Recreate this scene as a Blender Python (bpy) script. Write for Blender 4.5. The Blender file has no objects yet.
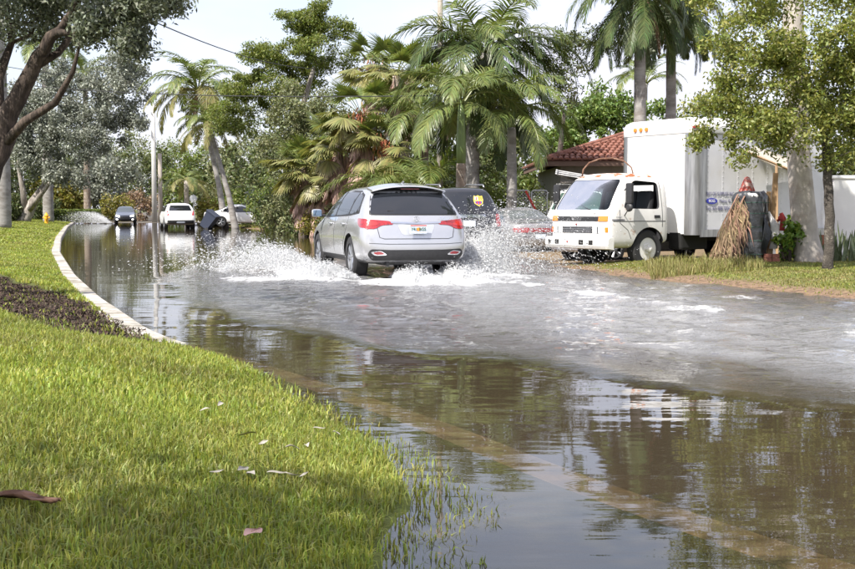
import bpy, bmesh, math, random
import numpy as np
from mathutils import Vector, Matrix
from mathutils.bvhtree import BVHTree
from mathutils.geometry import delaunay_2d_cdt

R = math.radians
random.seed(7)
rng = np.random.default_rng(7)
scene = bpy.context.scene
col = scene.collection

# ------------------------------------------------------------------ camera
FPX, HZ, CAMH = 1187.0, 209.0, 1.22          # focal length in photo pixels, horizon row, eye height
cam_data = bpy.data.cameras.new('camera')
cam_data.sensor_width = 36.0
cam_data.lens = 36.0 * FPX / 855.0
cam_data.clip_end = 6000
cam = bpy.data.objects.new('camera', cam_data)
cam.location = (0, 0, CAMH)
cam.rotation_euler = (R(90) - math.atan((284.5 - HZ) / FPX), 0, 0)
col.objects.link(cam)
scene.camera = cam

# ------------------------------------------------------------------ sky and sun
SUN_H = Vector((-0.62, -0.785)).normalized()     # where the sun stands, seen in plan
SUN_EL = R(50)
world = bpy.data.worlds.new('World')
scene.world = world
world.use_nodes = True
wn, wl = world.node_tree.nodes, world.node_tree.links
bg = wn['Background']
sky = wn.new('ShaderNodeTexSky')
sky.sky_type = 'NISHITA'
sky.sun_disc = False
sky.sun_elevation = SUN_EL
sky.sun_rotation = math.atan2(SUN_H.x, SUN_H.y)
sky.dust_density = 2.0
sky.ozone_density = 1.5
tc = wn.new('ShaderNodeTexCoord')
mp = wn.new('ShaderNodeMapping')
mp.inputs['Scale'].default_value = (1.0, 1.0, 2.2)
mp.inputs['Location'].default_value = (0.35, 0.1, 0.0)
n1 = wn.new('ShaderNodeTexNoise')
n1.inputs['Scale'].default_value = 2.6
n1.inputs['Detail'].default_value = 7
n1.inputs['Roughness'].default_value = 0.55
cr = wn.new('ShaderNodeValToRGB')
cr.color_ramp.elements[0].position = 0.40
cr.color_ramp.elements[0].color = (0.5, 0.5, 0.5, 1)
cr.color_ramp.elements[1].position = 0.66
cr.color_ramp.elements[1].color = (0.95, 0.95, 0.95, 1)
mx = wn.new('ShaderNodeMix')
mx.data_type = 'RGBA'
mx.inputs[7].default_value = (4.5, 4.45, 5.1, 1)
wl.new(tc.outputs['Generated'], mp.inputs['Vector'])
wl.new(mp.outputs['Vector'], n1.inputs['Vector'])
wl.new(n1.outputs['Fac'], cr.inputs['Fac'])
wl.new(cr.outputs['Color'], mx.inputs[0])
wl.new(sky.outputs['Color'], mx.inputs[6])
wl.new(mx.outputs[2], bg.inputs['Color'])
bg.inputs['Strength'].default_value = 0.14

sd = bpy.data.lights.new('sun', 'SUN')
sd.energy = 4.7
sd.angle = R(0.6)
sd.color = (1.0, 0.95, 0.87)
sun = bpy.data.objects.new('sun', sd)
sdir = Vector((SUN_H.x * math.cos(SUN_EL), SUN_H.y * math.cos(SUN_EL), math.sin(SUN_EL)))
sun.rotation_euler = sdir.to_track_quat('Z', 'Y').to_euler()
sun.location = (-20, -25, 40)
col.objects.link(sun)

vs = scene.view_settings
scene.display_settings.display_device = 'sRGB'
vs.view_transform = 'Standard'
vs.look = 'None'
vs.exposure = 0.85
vs.gamma = 1.0
vs.use_curve_mapping = False
cy = scene.cycles
cy.use_denoising = True
cy.max_bounces = 10
cy.diffuse_bounces = 3
cy.glossy_bounces = 4
cy.transmission_bounces = 4
cy.transparent_max_bounces = 16
cy.caustics_reflective = False
cy.caustics_refractive = False
cy.sample_clamp_indirect = 6.0

# ------------------------------------------------------------------ materials
MATS = {}


def mat(name, color, rough=0.6, metal=0.0, var=0.0, vscale=6.0, bump=0.0, bscale=40.0, spec=0.5, coat=0.0,
        second=None, sscale=2.0, slo=0.45, shi=0.6, trans=0.0, island=0.0, detail=6.0, tcolor=None, stretch=None,
        aniso_dark=None):
    if name in MATS:
        return MATS[name]
    m = bpy.data.materials.new(name)
    m.use_nodes = True
    nt = m.node_tree
    n, l = nt.nodes, nt.links
    b = n['Principled BSDF']
    b.inputs['Roughness'].default_value = rough
    b.inputs['Metallic'].default_value = metal
    b.inputs['Specular IOR Level'].default_value = spec
    if coat:
        b.inputs['Coat Weight'].default_value = coat
        b.inputs['Coat Roughness'].default_value = 0.04
    c = (*color, 1.0)
    t = n.new('ShaderNodeTexCoord')
    vec = t.outputs['Object']
    if stretch:
        mm = n.new('ShaderNodeMapping')
        mm.inputs['Scale'].default_value = stretch
        l.new(vec, mm.inputs['Vector'])
        vec = mm.outputs['Vector']
    out = None
    if second:
        ns = n.new('ShaderNodeTexNoise')
        ns.inputs['Scale'].default_value = sscale
        ns.inputs['Detail'].default_value = detail
        ns.inputs['Roughness'].default_value = 0.65
        l.new(vec, ns.inputs['Vector'])
        r = n.new('ShaderNodeMapRange')
        r.inputs['From Min'].default_value = slo
        r.inputs['From Max'].default_value = shi
        l.new(ns.outputs['Fac'], r.inputs['Value'])
        mxx = n.new('ShaderNodeMix')
        mxx.data_type = 'RGBA'
        mxx.inputs[6].default_value = c
        mxx.inputs[7].default_value = (*second, 1)
        l.new(r.outputs['Result'], mxx.inputs[0])
        out = mxx.outputs[2]
    hsv = None
    if var or island:
        hsv = n.new('ShaderNodeHueSaturation')
        if out:
            l.new(out, hsv.inputs['Color'])
        else:
            hsv.inputs['Color'].default_value = c
        terms = []
        if var:
            nv = n.new('ShaderNodeTexNoise')
            nv.inputs['Scale'].default_value = vscale
            nv.inputs['Detail'].default_value = detail
            l.new(vec, nv.inputs['Vector'])
            r = n.new('ShaderNodeMapRange')
            r.inputs['From Min'].default_value = 0.3
            r.inputs['From Max'].default_value = 0.7
            r.inputs['To Min'].default_value = 1 - var
            r.inputs['To Max'].default_value = 1 + var
            l.new(nv.outputs['Fac'], r.inputs['Value'])
            terms.append(r.outputs['Result'])
        if island:
            g = n.new('ShaderNodeNewGeometry')
            r = n.new('ShaderNodeMapRange')
            r.inputs['To Min'].default_value = 1 - island
            r.inputs['To Max'].default_value = 1 + island
            l.new(g.outputs['Random Per Island'], r.inputs['Value'])
            terms.append(r.outputs['Result'])
            r2 = n.new('ShaderNodeMapRange')
            r2.inputs['To Min'].default_value = 0.5 - 0.05 * min(1, island * 2)
            r2.inputs['To Max'].default_value = 0.5 + 0.03 * min(1, island * 2)
            w = n.new('ShaderNodeMath')
            w.operation = 'FRACT'
            w2 = n.new('ShaderNodeMath')
            w2.operation = 'MULTIPLY'
            w2.inputs[1].default_value = 17.31
            l.new(g.outputs['Random Per Island'], w2.inputs[0])
            l.new(w2.outputs[0], w.inputs[0])
            l.new(w.outputs[0], r2.inputs['Value'])
            l.new(r2.outputs['Result'], hsv.inputs['Hue'])
        v = terms[0]
        if len(terms) == 2:
            mu = n.new('ShaderNodeMath')
            mu.operation = 'MULTIPLY'
            l.new(terms[0], mu.inputs[0])
            l.new(terms[1], mu.inputs[1])
            v = mu.outputs[0]
        l.new(v, hsv.inputs['Value'])
        out = hsv.outputs['Color']
    if out:
        l.new(out, b.inputs['Base Color'])
    else:
        b.inputs['Base Color'].default_value = c
    if bump:
        nb = n.new('ShaderNodeTexNoise')
        nb.inputs['Scale'].default_value = bscale
        nb.inputs['Detail'].default_value = 5
        l.new(vec, nb.inputs['Vector'])
        bn = n.new('ShaderNodeBump')
        bn.inputs['Strength'].default_value = bump
        bn.inputs['Distance'].default_value = 0.02
        l.new(nb.outputs['Fac'], bn.inputs['Height'])
        l.new(bn.outputs['Normal'], b.inputs['Normal'])
    if trans:
        tr = n.new('ShaderNodeBsdfTranslucent')
        if out:
            g = n.new('ShaderNodeMix')
            g.data_type = 'RGBA'
            g.blend_type = 'MULTIPLY'
            g.inputs[0].default_value = 1
            l.new(out, g.inputs[6])
            g.inputs[7].default_value = (*(tcolor or (1.3, 1.35, 0.7)), 1)
            l.new(g.outputs[2], tr.inputs['Color'])
        else:
            tr.inputs['Color'].default_value = c
        ms = n.new('ShaderNodeMixShader')
        ms.inputs[0].default_value = trans
        l.new(b.outputs[0], ms.inputs[1])
        l.new(tr.outputs[0], ms.inputs[2])
        l.new(ms.outputs[0], n['Material Output'].inputs['Surface'])
    MATS[name] = m
    return m


# ------------------------------------------------------------------ mesh helpers
def link_mesh(name, me, m=None, parent=None, loc=None, rot=None, smooth=False):
    o = bpy.data.objects.new(name, me)
    if m is not None:
        for mm in (m if isinstance(m, (list, tuple)) else [m]):
            me.materials.append(mm)
    col.objects.link(o)
    if parent:
        o.parent = parent
    if loc is not None:
        o.location = loc
    if rot is not None:
        o.rotation_euler = rot
    if smooth:
        me.polygons.foreach_set('use_smooth', [True] * len(me.polygons))
    return o


def np_mesh(name, verts, faces_list):
    """verts (N,3); faces_list: list of (M,k) int arrays"""
    me = bpy.data.meshes.new(name)
    verts = np.asarray(verts, dtype=np.float32)
    me.vertices.add(len(verts))
    me.vertices.foreach_set('co', verts.ravel())
    loops = np.concatenate([f.ravel() for f in faces_list]).astype(np.int32)
    tot = np.concatenate([np.full(len(f), f.shape[1]) for f in faces_list]).astype(np.int32)
    start = np.concatenate([[0], np.cumsum(tot)[:-1]]).astype(np.int32)
    me.loops.add(len(loops))
    me.loops.foreach_set('vertex_index', loops)
    me.polygons.add(len(tot))
    me.polygons.foreach_set('loop_start', start)
    me.polygons.foreach_set('loop_total', tot)
    me.update(calc_edges=True)
    me.validate()
    return me


class MB:
    def __init__(s):
        s.v, s.f = [], []

    def add(s, verts, faces):
        o = len(s.v)
        s.v += [tuple(p) for p in verts]
        s.f += [tuple(i + o for i in f) for f in faces]
        return s

    def box(s, c, d, rot=None, taper=1.0):
        x, y, z = d[0] / 2, d[1] / 2, d[2] / 2
        vs_ = [Vector((sx * x * (taper if sz > 0 else 1), sy * y * (taper if sz > 0 else 1), sz * z))
               for sz in (-1, 1) for sx, sy in ((-1, -1), (1, -1), (1, 1), (-1, 1))]
        if rot is not None:
            vs_ = [rot @ p for p in vs_]
        c = Vector(c)
        return s.add([p + c for p in vs_], [(3, 2, 1, 0), (4, 5, 6, 7), (0, 1, 5, 4), (1, 2, 6, 5), (2, 3, 7, 6), (3, 0, 4, 7)])

    def bbox(s, c, d, b=0.02, rot=None):
        """box with chamfered edges"""
        x, y, z = d[0] / 2, d[1] / 2, d[2] / 2
        bm = bmesh.new()
        bmesh.ops.create_cube(bm, size=1)
        bmesh.ops.scale(bm, vec=d, verts=bm.verts)
        bmesh.ops.bevel(bm, geom=list(bm.edges), offset=min(b, x * .9, y * .9, z * .9), segments=2, affect='EDGES', profile=0.6)
        bm.verts.index_update()
        c = Vector(c)
        vs_ = [(rot @ v.co if rot is not None else v.co) + c for v in bm.verts]
        fs = [[v.index for v in f.verts] for f in bm.faces]
        bm.free()
        return s.add(vs_, fs)

    def tube(s, pts, radii, n=8, cap=True, squash=1.0):
        pts = [Vector(p) for p in pts]
        if not isinstance(radii, (list, tuple)):
            radii = [radii] * len(pts)
        o = len(s.v)
        ref = None
        for i, p in enumerate(pts):
            d = (pts[min(i + 1, len(pts) - 1)] - pts[max(i - 1, 0)])
            if d.length < 1e-9:
                d = Vector((0, 0, 1))
            d.normalize()
            if ref is None:
                ref = Vector((1, 0, 0)) if abs(d.x) < 0.8 else Vector((0, 1, 0))
            a = (ref - d * ref.dot(d)).normalized()
            b = d.cross(a)
            ref = a
            for k in range(n):
                t = 2 * math.pi * k / n
                q = p + a * (math.cos(t) * radii[i]) + b * (math.sin(t) * radii[i] * squash)
                s.v.append(tuple(q))
        for i in range(len(pts) - 1):
            for k in range(n):
                a0 = o + i * n + k
                a1 = o + i * n + (k + 1) % n
                s.f.append((a0, a1, a1 + n, a0 + n))
        if cap:
            s.f.append(tuple(o + k for k in reversed(range(n))))
            s.f.append(tuple(o + (len(pts) - 1) * n + k for k in range(n)))
        return s

    def lathe(s, prof, n=24, axis='z', c=(0, 0, 0), closed=False):
        """prof: list of (r, h)"""
        o = len(s.v)
        c = Vector(c)
        for r, h in prof:
            for k in range(n):
                t = 2 * math.pi * k / n
                a, b = r * math.cos(t), r * math.sin(t)
                p = {'z': (a, b, h), 'y': (a, h, -b), 'x': (h, a, b)}[axis]
                s.v.append(tuple(Vector(p) + c))
        m = len(prof)
        for i in range(m if closed else m - 1):
            for k in range(n):
                i2 = (i + 1) % m
                s.f.append((o + i * n + k, o + i * n + (k + 1) % n, o + i2 * n + (k + 1) % n, o + i2 * n + k))
        if not closed:
            s.f.append(tuple(o + k for k in reversed(range(n))))
            s.f.append(tuple(o + (m - 1) * n + k for k in range(n)))
        return s

    def prism(s, poly, h0, h1, axis='y'):
        """poly: 2-D points; extruded along axis"""
        n = len(poly)

        def P(a, b, h):
            return {'y': (a, h, b), 'x': (h, a, b), 'z': (a, b, h)}[axis]
        vs_ = [P(a, b, h0) for a, b in poly] + [P(a, b, h1) for a, b in poly]
        fs = [tuple(reversed(range(n))), tuple(range(n, 2 * n))]
        fs += [(i, (i + 1) % n, n + (i + 1) % n, n + i) for i in range(n)]
        return s.add(vs_, fs)

    def build(s, name, m, parent=None, loc=None, rot=None, smooth=False, fixn=True, sharp=None):
        me = bpy.data.meshes.new(name)
        me.from_pydata(s.v, [], s.f)
        if fixn:
            bm = bmesh.new()
            bm.from_mesh(me)
            bmesh.ops.recalc_face_normals(bm, faces=bm.faces)
            bm.to_mesh(me)
            bm.free()
        me.update()
        o = link_mesh(name, me, m, parent, loc, rot, smooth)
        if smooth and sharp:
            me.set_sharp_from_angle(angle=R(sharp))
        return o


def tag(o, label=None, cat=None, group=None, kind=None):
    if label:
        o['label'] = label
    if cat:
        o['category'] = cat
    if group:
        o['group'] = group
    if kind:
        o['kind'] = kind
    return o


def thing(name, label, cat, loc=(0, 0, 0), rz=0.0, group=None):
    o = bpy.data.objects.new(name, None)
    o.empty_display_size = 0.2
    col.objects.link(o)
    o.location = loc
    o.rotation_euler = (0, 0, rz)
    return tag(o, label, cat, group)


def at(px, py, z=0.0):
    """ground point at height z that the photo shows at this pixel (level-camera approximation)"""
    Y = (CAMH - z) * FPX / (py - HZ)
    return Vector(((px - 427.5) / FPX * Y, Y, z))


def atY(px, py, Y):
    return Vector(((px - 427.5) / FPX * Y, Y, CAMH + (HZ - py) / FPX * Y))


def chaikin(poly, it=2, closed=True):
    for _ in range(it):
        q = []
        n = len(poly)
        for i in range(n if closed else n - 1):
            a, b = poly[i], poly[(i + 1) % n]
            q.append((a[0] * .8 + b[0] * .2, a[1] * .8 + b[1] * .2))
            q.append((a[0] * .2 + b[0] * .8, a[1] * .2 + b[1] * .8))
        poly = q
    return poly


def roundpoly(poly, r):
    """round each corner with a small arc"""
    out = []
    n = len(poly)
    for i in range(n):
        p, a, b = Vector(poly[i]), Vector(poly[i - 1]), Vector(poly[(i + 1) % n])
        da, db = a - p, b - p
        ra, rb = min(r, da.length * .42), min(r, db.length * .42)
        q0, q1 = p + da.normalized() * ra, p + db.normalized() * rb
        for f in (0, .33, .67, 1):
            out.append(tuple(q0.lerp(p, f).lerp(p.lerp(q1, f), f)))
    return out


def fbm2(x, y, seed=0, octaves=4, base=1.0):
    """cheap value noise in -1..1 (numpy)"""
    out = np.zeros_like(x, dtype=float)
    amp, fr, tot = 1.0, base, 0.0
    for o_ in range(octaves):
        xi, yi = np.floor(x * fr), np.floor(y * fr)
        xf, yf = x * fr - xi, y * fr - yi
        xf, yf = xf * xf * (3 - 2 * xf), yf * yf * (3 - 2 * yf)

        def h(a, b):
            v = np.sin(a * 127.1 + b * 311.7 + seed * 74.7 + o_ * 19.19) * 43758.5453
            return v - np.floor(v)
        v = (h(xi, yi) * (1 - xf) + h(xi + 1, yi) * xf) * (1 - yf) + (h(xi, yi + 1) * (1 - xf) + h(xi + 1, yi + 1) * xf) * yf
        out += amp * (v * 2 - 1)
        tot += amp
        amp *= 0.5
        fr *= 2.03
    return out / tot


# ------------------------------------------------------------------ terrain
_kY = np.array([-12, 0, 4.4, 5.87, 7.2, 9.3, 11.1, 15, 20.4, 31.5, 46.7, 76, 111, 145, 260, 420])
_kX = np.array([10, 4.2, 1.62, 0.80, 0.22, -1.0, -2.5, -4.1, -6.06, -9.75, -14.4, -23, -32.8, -41, -66, -98])
_rY = np.array([-12, 4, 15.4, 19.6, 30, 42, 56, 69, 78, 111, 145, 260, 420])
_rX = np.array([15.2, 9.7, 5.6, 3.7, 0.8, -2.6, -6.4, -10.0, -13.2, -23, -31, -56, -88])
_gY = np.arange(-12, 421, 0.2)


def _smooth(a, w):
    k = np.ones(w) / w
    return np.convolve(np.pad(a, w // 2, mode='edge'), k, mode='valid')[:len(a)]


_lx = _smooth(np.interp(_gY, _kY, _kX), 9)
_rx = _smooth(np.interp(_gY, _rY, _rX), 31)


def xL(Y):
    return np.interp(Y, _gY, _lx)


def xR(Y):
    return np.interp(Y, _gY, _rx)


def kerb_z(Y):
    return np.interp(Y, [0, 6, 8.7, 10.2, 11.5, 14, 20, 400], [-.12, -.115, -.09, -.02, .03, .075, .1, .1])


def lawn_z(x, Y):
    x, Y = np.asarray(x, float), np.asarray(Y, float)
    t = np.maximum(xL(Y) - 0.22 - x, 0)
    t0 = np.interp(Y, [2, 4, 5.15, 5.9, 7.8, 9.5, 10.8, 400], [2.9, 1.75, 1.12, .82, .6, .25, 0, 0])
    kz = kerb_z(Y) - 0.012
    under = kz + (0.0 - kz) * np.clip(t / np.maximum(t0, 1e-3), 0, 1)
    e = np.where(t0 > 0.01, np.maximum(under, kz), kz)
    z = e + (0.40 - e) * (1 - np.exp(-np.maximum(t - t0, 0) / 2.3))
    z = z + 0.025 * fbm2(x, Y, 3, 3, 0.8) * np.clip(t, 0, 1)
    z = z - 0.05 * soil_mask(x, Y) * np.clip(t / 0.6, 0, 1)
    # a gentle crest where the near lawn stops above the bare soil
    return z


SOIL = [(-9.5, 23.0), (-6.8, 18.9), (-5.3, 16.3), (-4.4, 14.7), (-3.5, 12.9), (-2.35, 10.7), (-2.2, 10.1), (-2.75, 9.8), (-3.1, 10.0), (-3.65, 11.0), (-4.6, 12.4), (-6.5, 15.2), (-9.5, 18.5)]


def soil_mask(x, Y):
    x, Y = np.asarray(x, float), np.asarray(Y, float)
    wx = x + 0.18 * fbm2(x, Y, 11, 3, 2.0)
    wy = Y + 0.35 * fbm2(x, Y, 12, 3, 1.5)
    ins = np.zeros_like(wx, dtype=bool)
    n = len(SOIL)
    for i in range(n):
        x0, y0 = SOIL[i]
        x1, y1 = SOIL[(i + 1) % n]
        c = ((y0 > wy) != (y1 > wy))
        with np.errstate(divide='ignore', invalid='ignore'):
            xi = (x1 - x0) * (wy - y0) / (y1 - y0 + 1e-12) + x0
        ins ^= c & (wx < xi)
    return np.where(ins, 1.0, 0.0)


def verge_z(x, Y):
    x, Y = np.asarray(x, float), np.asarray(Y, float)
    t = x - xR(Y)
    z = -0.10 + 0.30 * (1 - np.exp(-np.maximum(t, 0) / 1.3)) * np.interp(Y, [10, 24, 28, 44, 50, 400], [1, 1, .45, .45, .9, .9])
    z = z + 0.03 * fbm2(x, Y, 21, 3, 0.6) * np.clip(t, 0, 1)
    return z


def road_z(x, Y):
    far = np.interp(Y, [0, 88, 106, 120, 400], [0, 0, .12, .2, .3])
    u = (np.asarray(x) - xL(Y)) / (xR(Y) - xL(Y))
    return -0.14 + 0.045 * (1 - (2 * u - 1) ** 2) + far


def strip_mesh(name, Ys, xfun, us, zfun, m, attrs=None):
    """grid over rows Ys; xfun(Y, us)->x"""
    Yg = np.repeat(Ys[:, None], len(us), 1)
    Xg = np.stack([xfun(y, us) for y in Ys])
    Zg = zfun(Xg, Yg)
    v = np.stack([Xg, Yg, Zg], -1).reshape(-1, 3)
    nr, nc = len(Ys), len(us)
    i = (np.arange(nr - 1)[:, None] * nc + np.arange(nc - 1)[None]).ravel()
    f = np.stack([i, i + 1, i + nc + 1, i + nc], 1)
    me = np_mesh(name, v, [f])
    if attrs:
        for k, fn in attrs.items():
            a = me.attributes.new(k, 'FLOAT', 'POINT')
            a.data.foreach_set('value', fn(Xg, Yg).ravel().astype(np.float32))
    return link_mesh(name, me, m, smooth=True)


def gstep(a, b, s0, s1):
    out, y = [a], a
    while y < b:
        f = (y - a) / (b - a)
        y += s0 + (s1 - s0) * f
        out.append(min(y, b))
    return np.array(out)


def ground_material(name, c0, c1, soil, attr=None, scale=1.5):
    m = bpy.data.materials.new(name)
    m.use_nodes = True
    n, l = m.node_tree.nodes, m.node_tree.links
    b = n['Principled BSDF']
    b.inputs['Roughness'].default_value = 0.9
    b.inputs['Specular IOR Level'].default_value = 0.2
    t = n.new('ShaderNodeTexCoord')
    a = n.new('ShaderNodeTexNoise')
    a.inputs['Scale'].default_value = scale
    a.inputs['Detail'].default_value = 8
    a.inputs['Roughness'].default_value = 0.7
    l.new(t.outputs['Object'], a.inputs['Vector'])
    r = n.new('ShaderNodeMapRange')
    r.inputs['From Min'].default_value = 0.35
    r.inputs['From Max'].default_value = 0.65
    l.new(a.outputs['Fac'], r.inputs['Value'])
    m1 = n.new('ShaderNodeMix')
    m1.data_type = 'RGBA'
    m1.inputs[6].default_value = (*c0, 1)
    m1.inputs[7].default_value = (*c1, 1)
    l.new(r.outputs['Result'], m1.inputs[0])
    out = m1.outputs[2]
    if attr:
        at_ = n.new('ShaderNodeAttribute')
        at_.attribute_name = attr
        m2 = n.new('ShaderNodeMix')
        m2.data_type = 'RGBA'
        l.new(at_.outputs['Fac'], m2.inputs[0])
        l.new(out, m2.inputs[6])
        f = n.new('ShaderNodeTexNoise')
        f.inputs['Scale'].default_value = 14
        f.inputs['Detail'].default_value = 8
        l.new(t.outputs['Object'], f.inputs['Vector'])
        cr_ = n.new('ShaderNodeValToRGB')
        cr_.color_ramp.elements[0].color = (soil[0] * .5, soil[1] * .5, soil[2] * .5, 1)
        cr_.color_ramp.elements[1].color = (soil[0] * 1.7, soil[1] * 1.7, soil[2] * 1.7, 1)
        cr_.color_ramp.elements[0].position = .3
        cr_.color_ramp.elements[1].position = .7
        l.new(f.outputs['Fac'], cr_.inputs['Fac'])
        l.new(cr_.outputs['Color'], m2.inputs[7])
        out = m2.outputs[2]
    l.new(out, b.inputs['Base Color'])
    nb = n.new('ShaderNodeTexNoise')
    nb.inputs['Scale'].default_value = 30
    nb.inputs['Detail'].default_value = 6
    l.new(t.outputs['Object'], nb.inputs['Vector'])
    bp = n.new('ShaderNodeBump')
    bp.inputs['Strength'].default_value = 0.8
    bp.inputs['Distance'].default_value = 0.03
    l.new(nb.outputs['Fac'], bp.inputs['Height'])
    l.new(bp.outputs['Normal'], b.inputs['Normal'])
    return m


M_lawn = ground_material('lawn_soil', (.08, .11, .024), (.13, .14, .038), (.042, .030, .022), 'soil')
M_verge = ground_material('verge_soil', (.10, .13, .035), (.19, .16, .07), (.17, .115, .075), 'soil', 0.9)
M_road = mat('wet_asphalt', (.085, .072, .055), 0.7, var=.25, vscale=1.2, bump=.4, bscale=60, second=(.12, .10, .075), sscale=.5)
M_conc = mat('kerb_concrete', (.42, .395, .35), 0.85, var=.3, vscale=7, bump=.6, bscale=40, second=(.17, .15, .11), sscale=1.6, slo=.46, shi=.66)

gm = MB()
gm.box((0, 900, -0.9), (6000, 5000, 0.4))
tag(gm.build('ground', mat('far_ground', (.09, .11, .04), .95, var=.3, vscale=.05)), kind='structure')

YS = np.concatenate([gstep(-10, 24, .22, .22)[:-1], gstep(24, 400, .4, 7)])
lawn_us = np.concatenate([np.arange(0, 8, .2), gstep(8, 120, .6, 12)])[::-1]
lawn = strip_mesh('lawn', YS, lambda y, u: xL(y) - 0.22 - u, lawn_us, lawn_z, M_lawn, {'soil': soil_mask})
tag(lawn, kind='structure')
road = strip_mesh('road', YS, lambda y, u: xL(y) + (xR(y) + 0.3 - xL(y)) * u, np.linspace(0, 1, 25), road_z, M_road)
tag(road, kind='structure')


def verge_soil(x, Y):
    t = x - xR(Y)
    edge = np.clip(1.6 - np.abs(t - 0.62 + 0.25 * fbm2(x, Y, 5, 2, .9)) / 0.40, 0, 1)
    drive = ((Y > 25.0 + 0.25 * (x - 3)) & (Y < 46)).astype(float) * 0.8
    side = ((Y > 72) & (Y < 79)).astype(float) * np.clip(1.2 - np.abs(t - 2.0) / 3, 0, 1)
    return np.clip(np.maximum(np.maximum(edge, drive), side), 0, 1)


verge = strip_mesh('verge', YS, lambda y, u: xR(y) + u, np.concatenate([np.arange(-.5, 6, .2), gstep(6, 160, .6, 14)]), verge_z, M_verge, {'soil': verge_soil})
tag(verge, kind='structure')

# kerb: a low poured concrete strip with joints, its blocks pieces of one kerb
kerb = bpy.data.objects.new('kerb', None)
col.objects.link(kerb)
tag(kerb, kind='structure')
yy = 1.5
while yy < 150:
    ln = 1.5 if yy < 40 else 4.0
    a, b_ = yy, yy + ln - 0.025
    n_ = 6
    k_ = MB()
    o_ = 0
    for i in range(n_ + 1):
        y = a + (b_ - a) * i / n_
        x = float(xL(y))
        z = float(kerb_z(y))
        k_.v += [(x + .03, y, z - .3), (x, y, z - .02), (x - .025, y, z), (x - .295, y, z + .004), (x - .315, y, z - .02), (x - .315, y, z - .3)]
    for i in range(n_):
        for k in range(5):
            q = i * 6 + k
            k_.f.append((q, q + 1, q + 7, q + 6))
    k_.f.append(tuple(range(5, -1, -1)))
    k_.f.append(tuple(n_ * 6 + k for k in range(6)))
    k_.build('kerb_stone', M_conc, kerb)
    yy += ln

# the paved side street that joins beyond the hedge
ss = strip_mesh('side_street', gstep(84, 108, 1, 1), lambda y, u: xR(y) + u, gstep(-.3, 60, .8, 3), lambda x, Y: verge_z(x, Y) * 0 + 0.17 + 0.012 * np.maximum(x - xR(Y), 0) * 0, mat('pale_asphalt', (.33, .31, .28), .85, var=.12, vscale=.8, bump=.2))
tag(ss, kind='structure')

# ------------------------------------------------------------------ flood water
SUV_A = R(17)
SUV_AX = Vector((-0.49, 21.59))                     # rear axle centre
HD = Vector((-math.sin(SUV_A), math.cos(SUV_A)))    # heading
RT = Vector((math.cos(SUV_A), math.sin(SUV_A)))
_wY = np.array([-5, 5.0, 6.4, 7.13, 7.6, 8.4, 9.3, 9.9, 10.65, 13.2, 15.5, 17.9, 21, 25, 30, 40])
_wX = np.array([9, 5.2, 3.6, 2.6, 1.9, 1.2, .75, .2, -.7, -2.4, -3.3, -4.0, -4.9, -5.2, -5.0, -4.0])


def wave_x(Y):
    return np.interp(Y, _gY, _smooth(np.interp(_gY, _wY, _wX), 5))


def suv_coords(x, Y):
    dx, dy = x - SUV_AX.x, Y - SUV_AX.y
    return dx * HD.x + dy * HD.y, dx * RT.x + dy * RT.y      # along (ahead +), across (right +)


_f = {}


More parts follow.
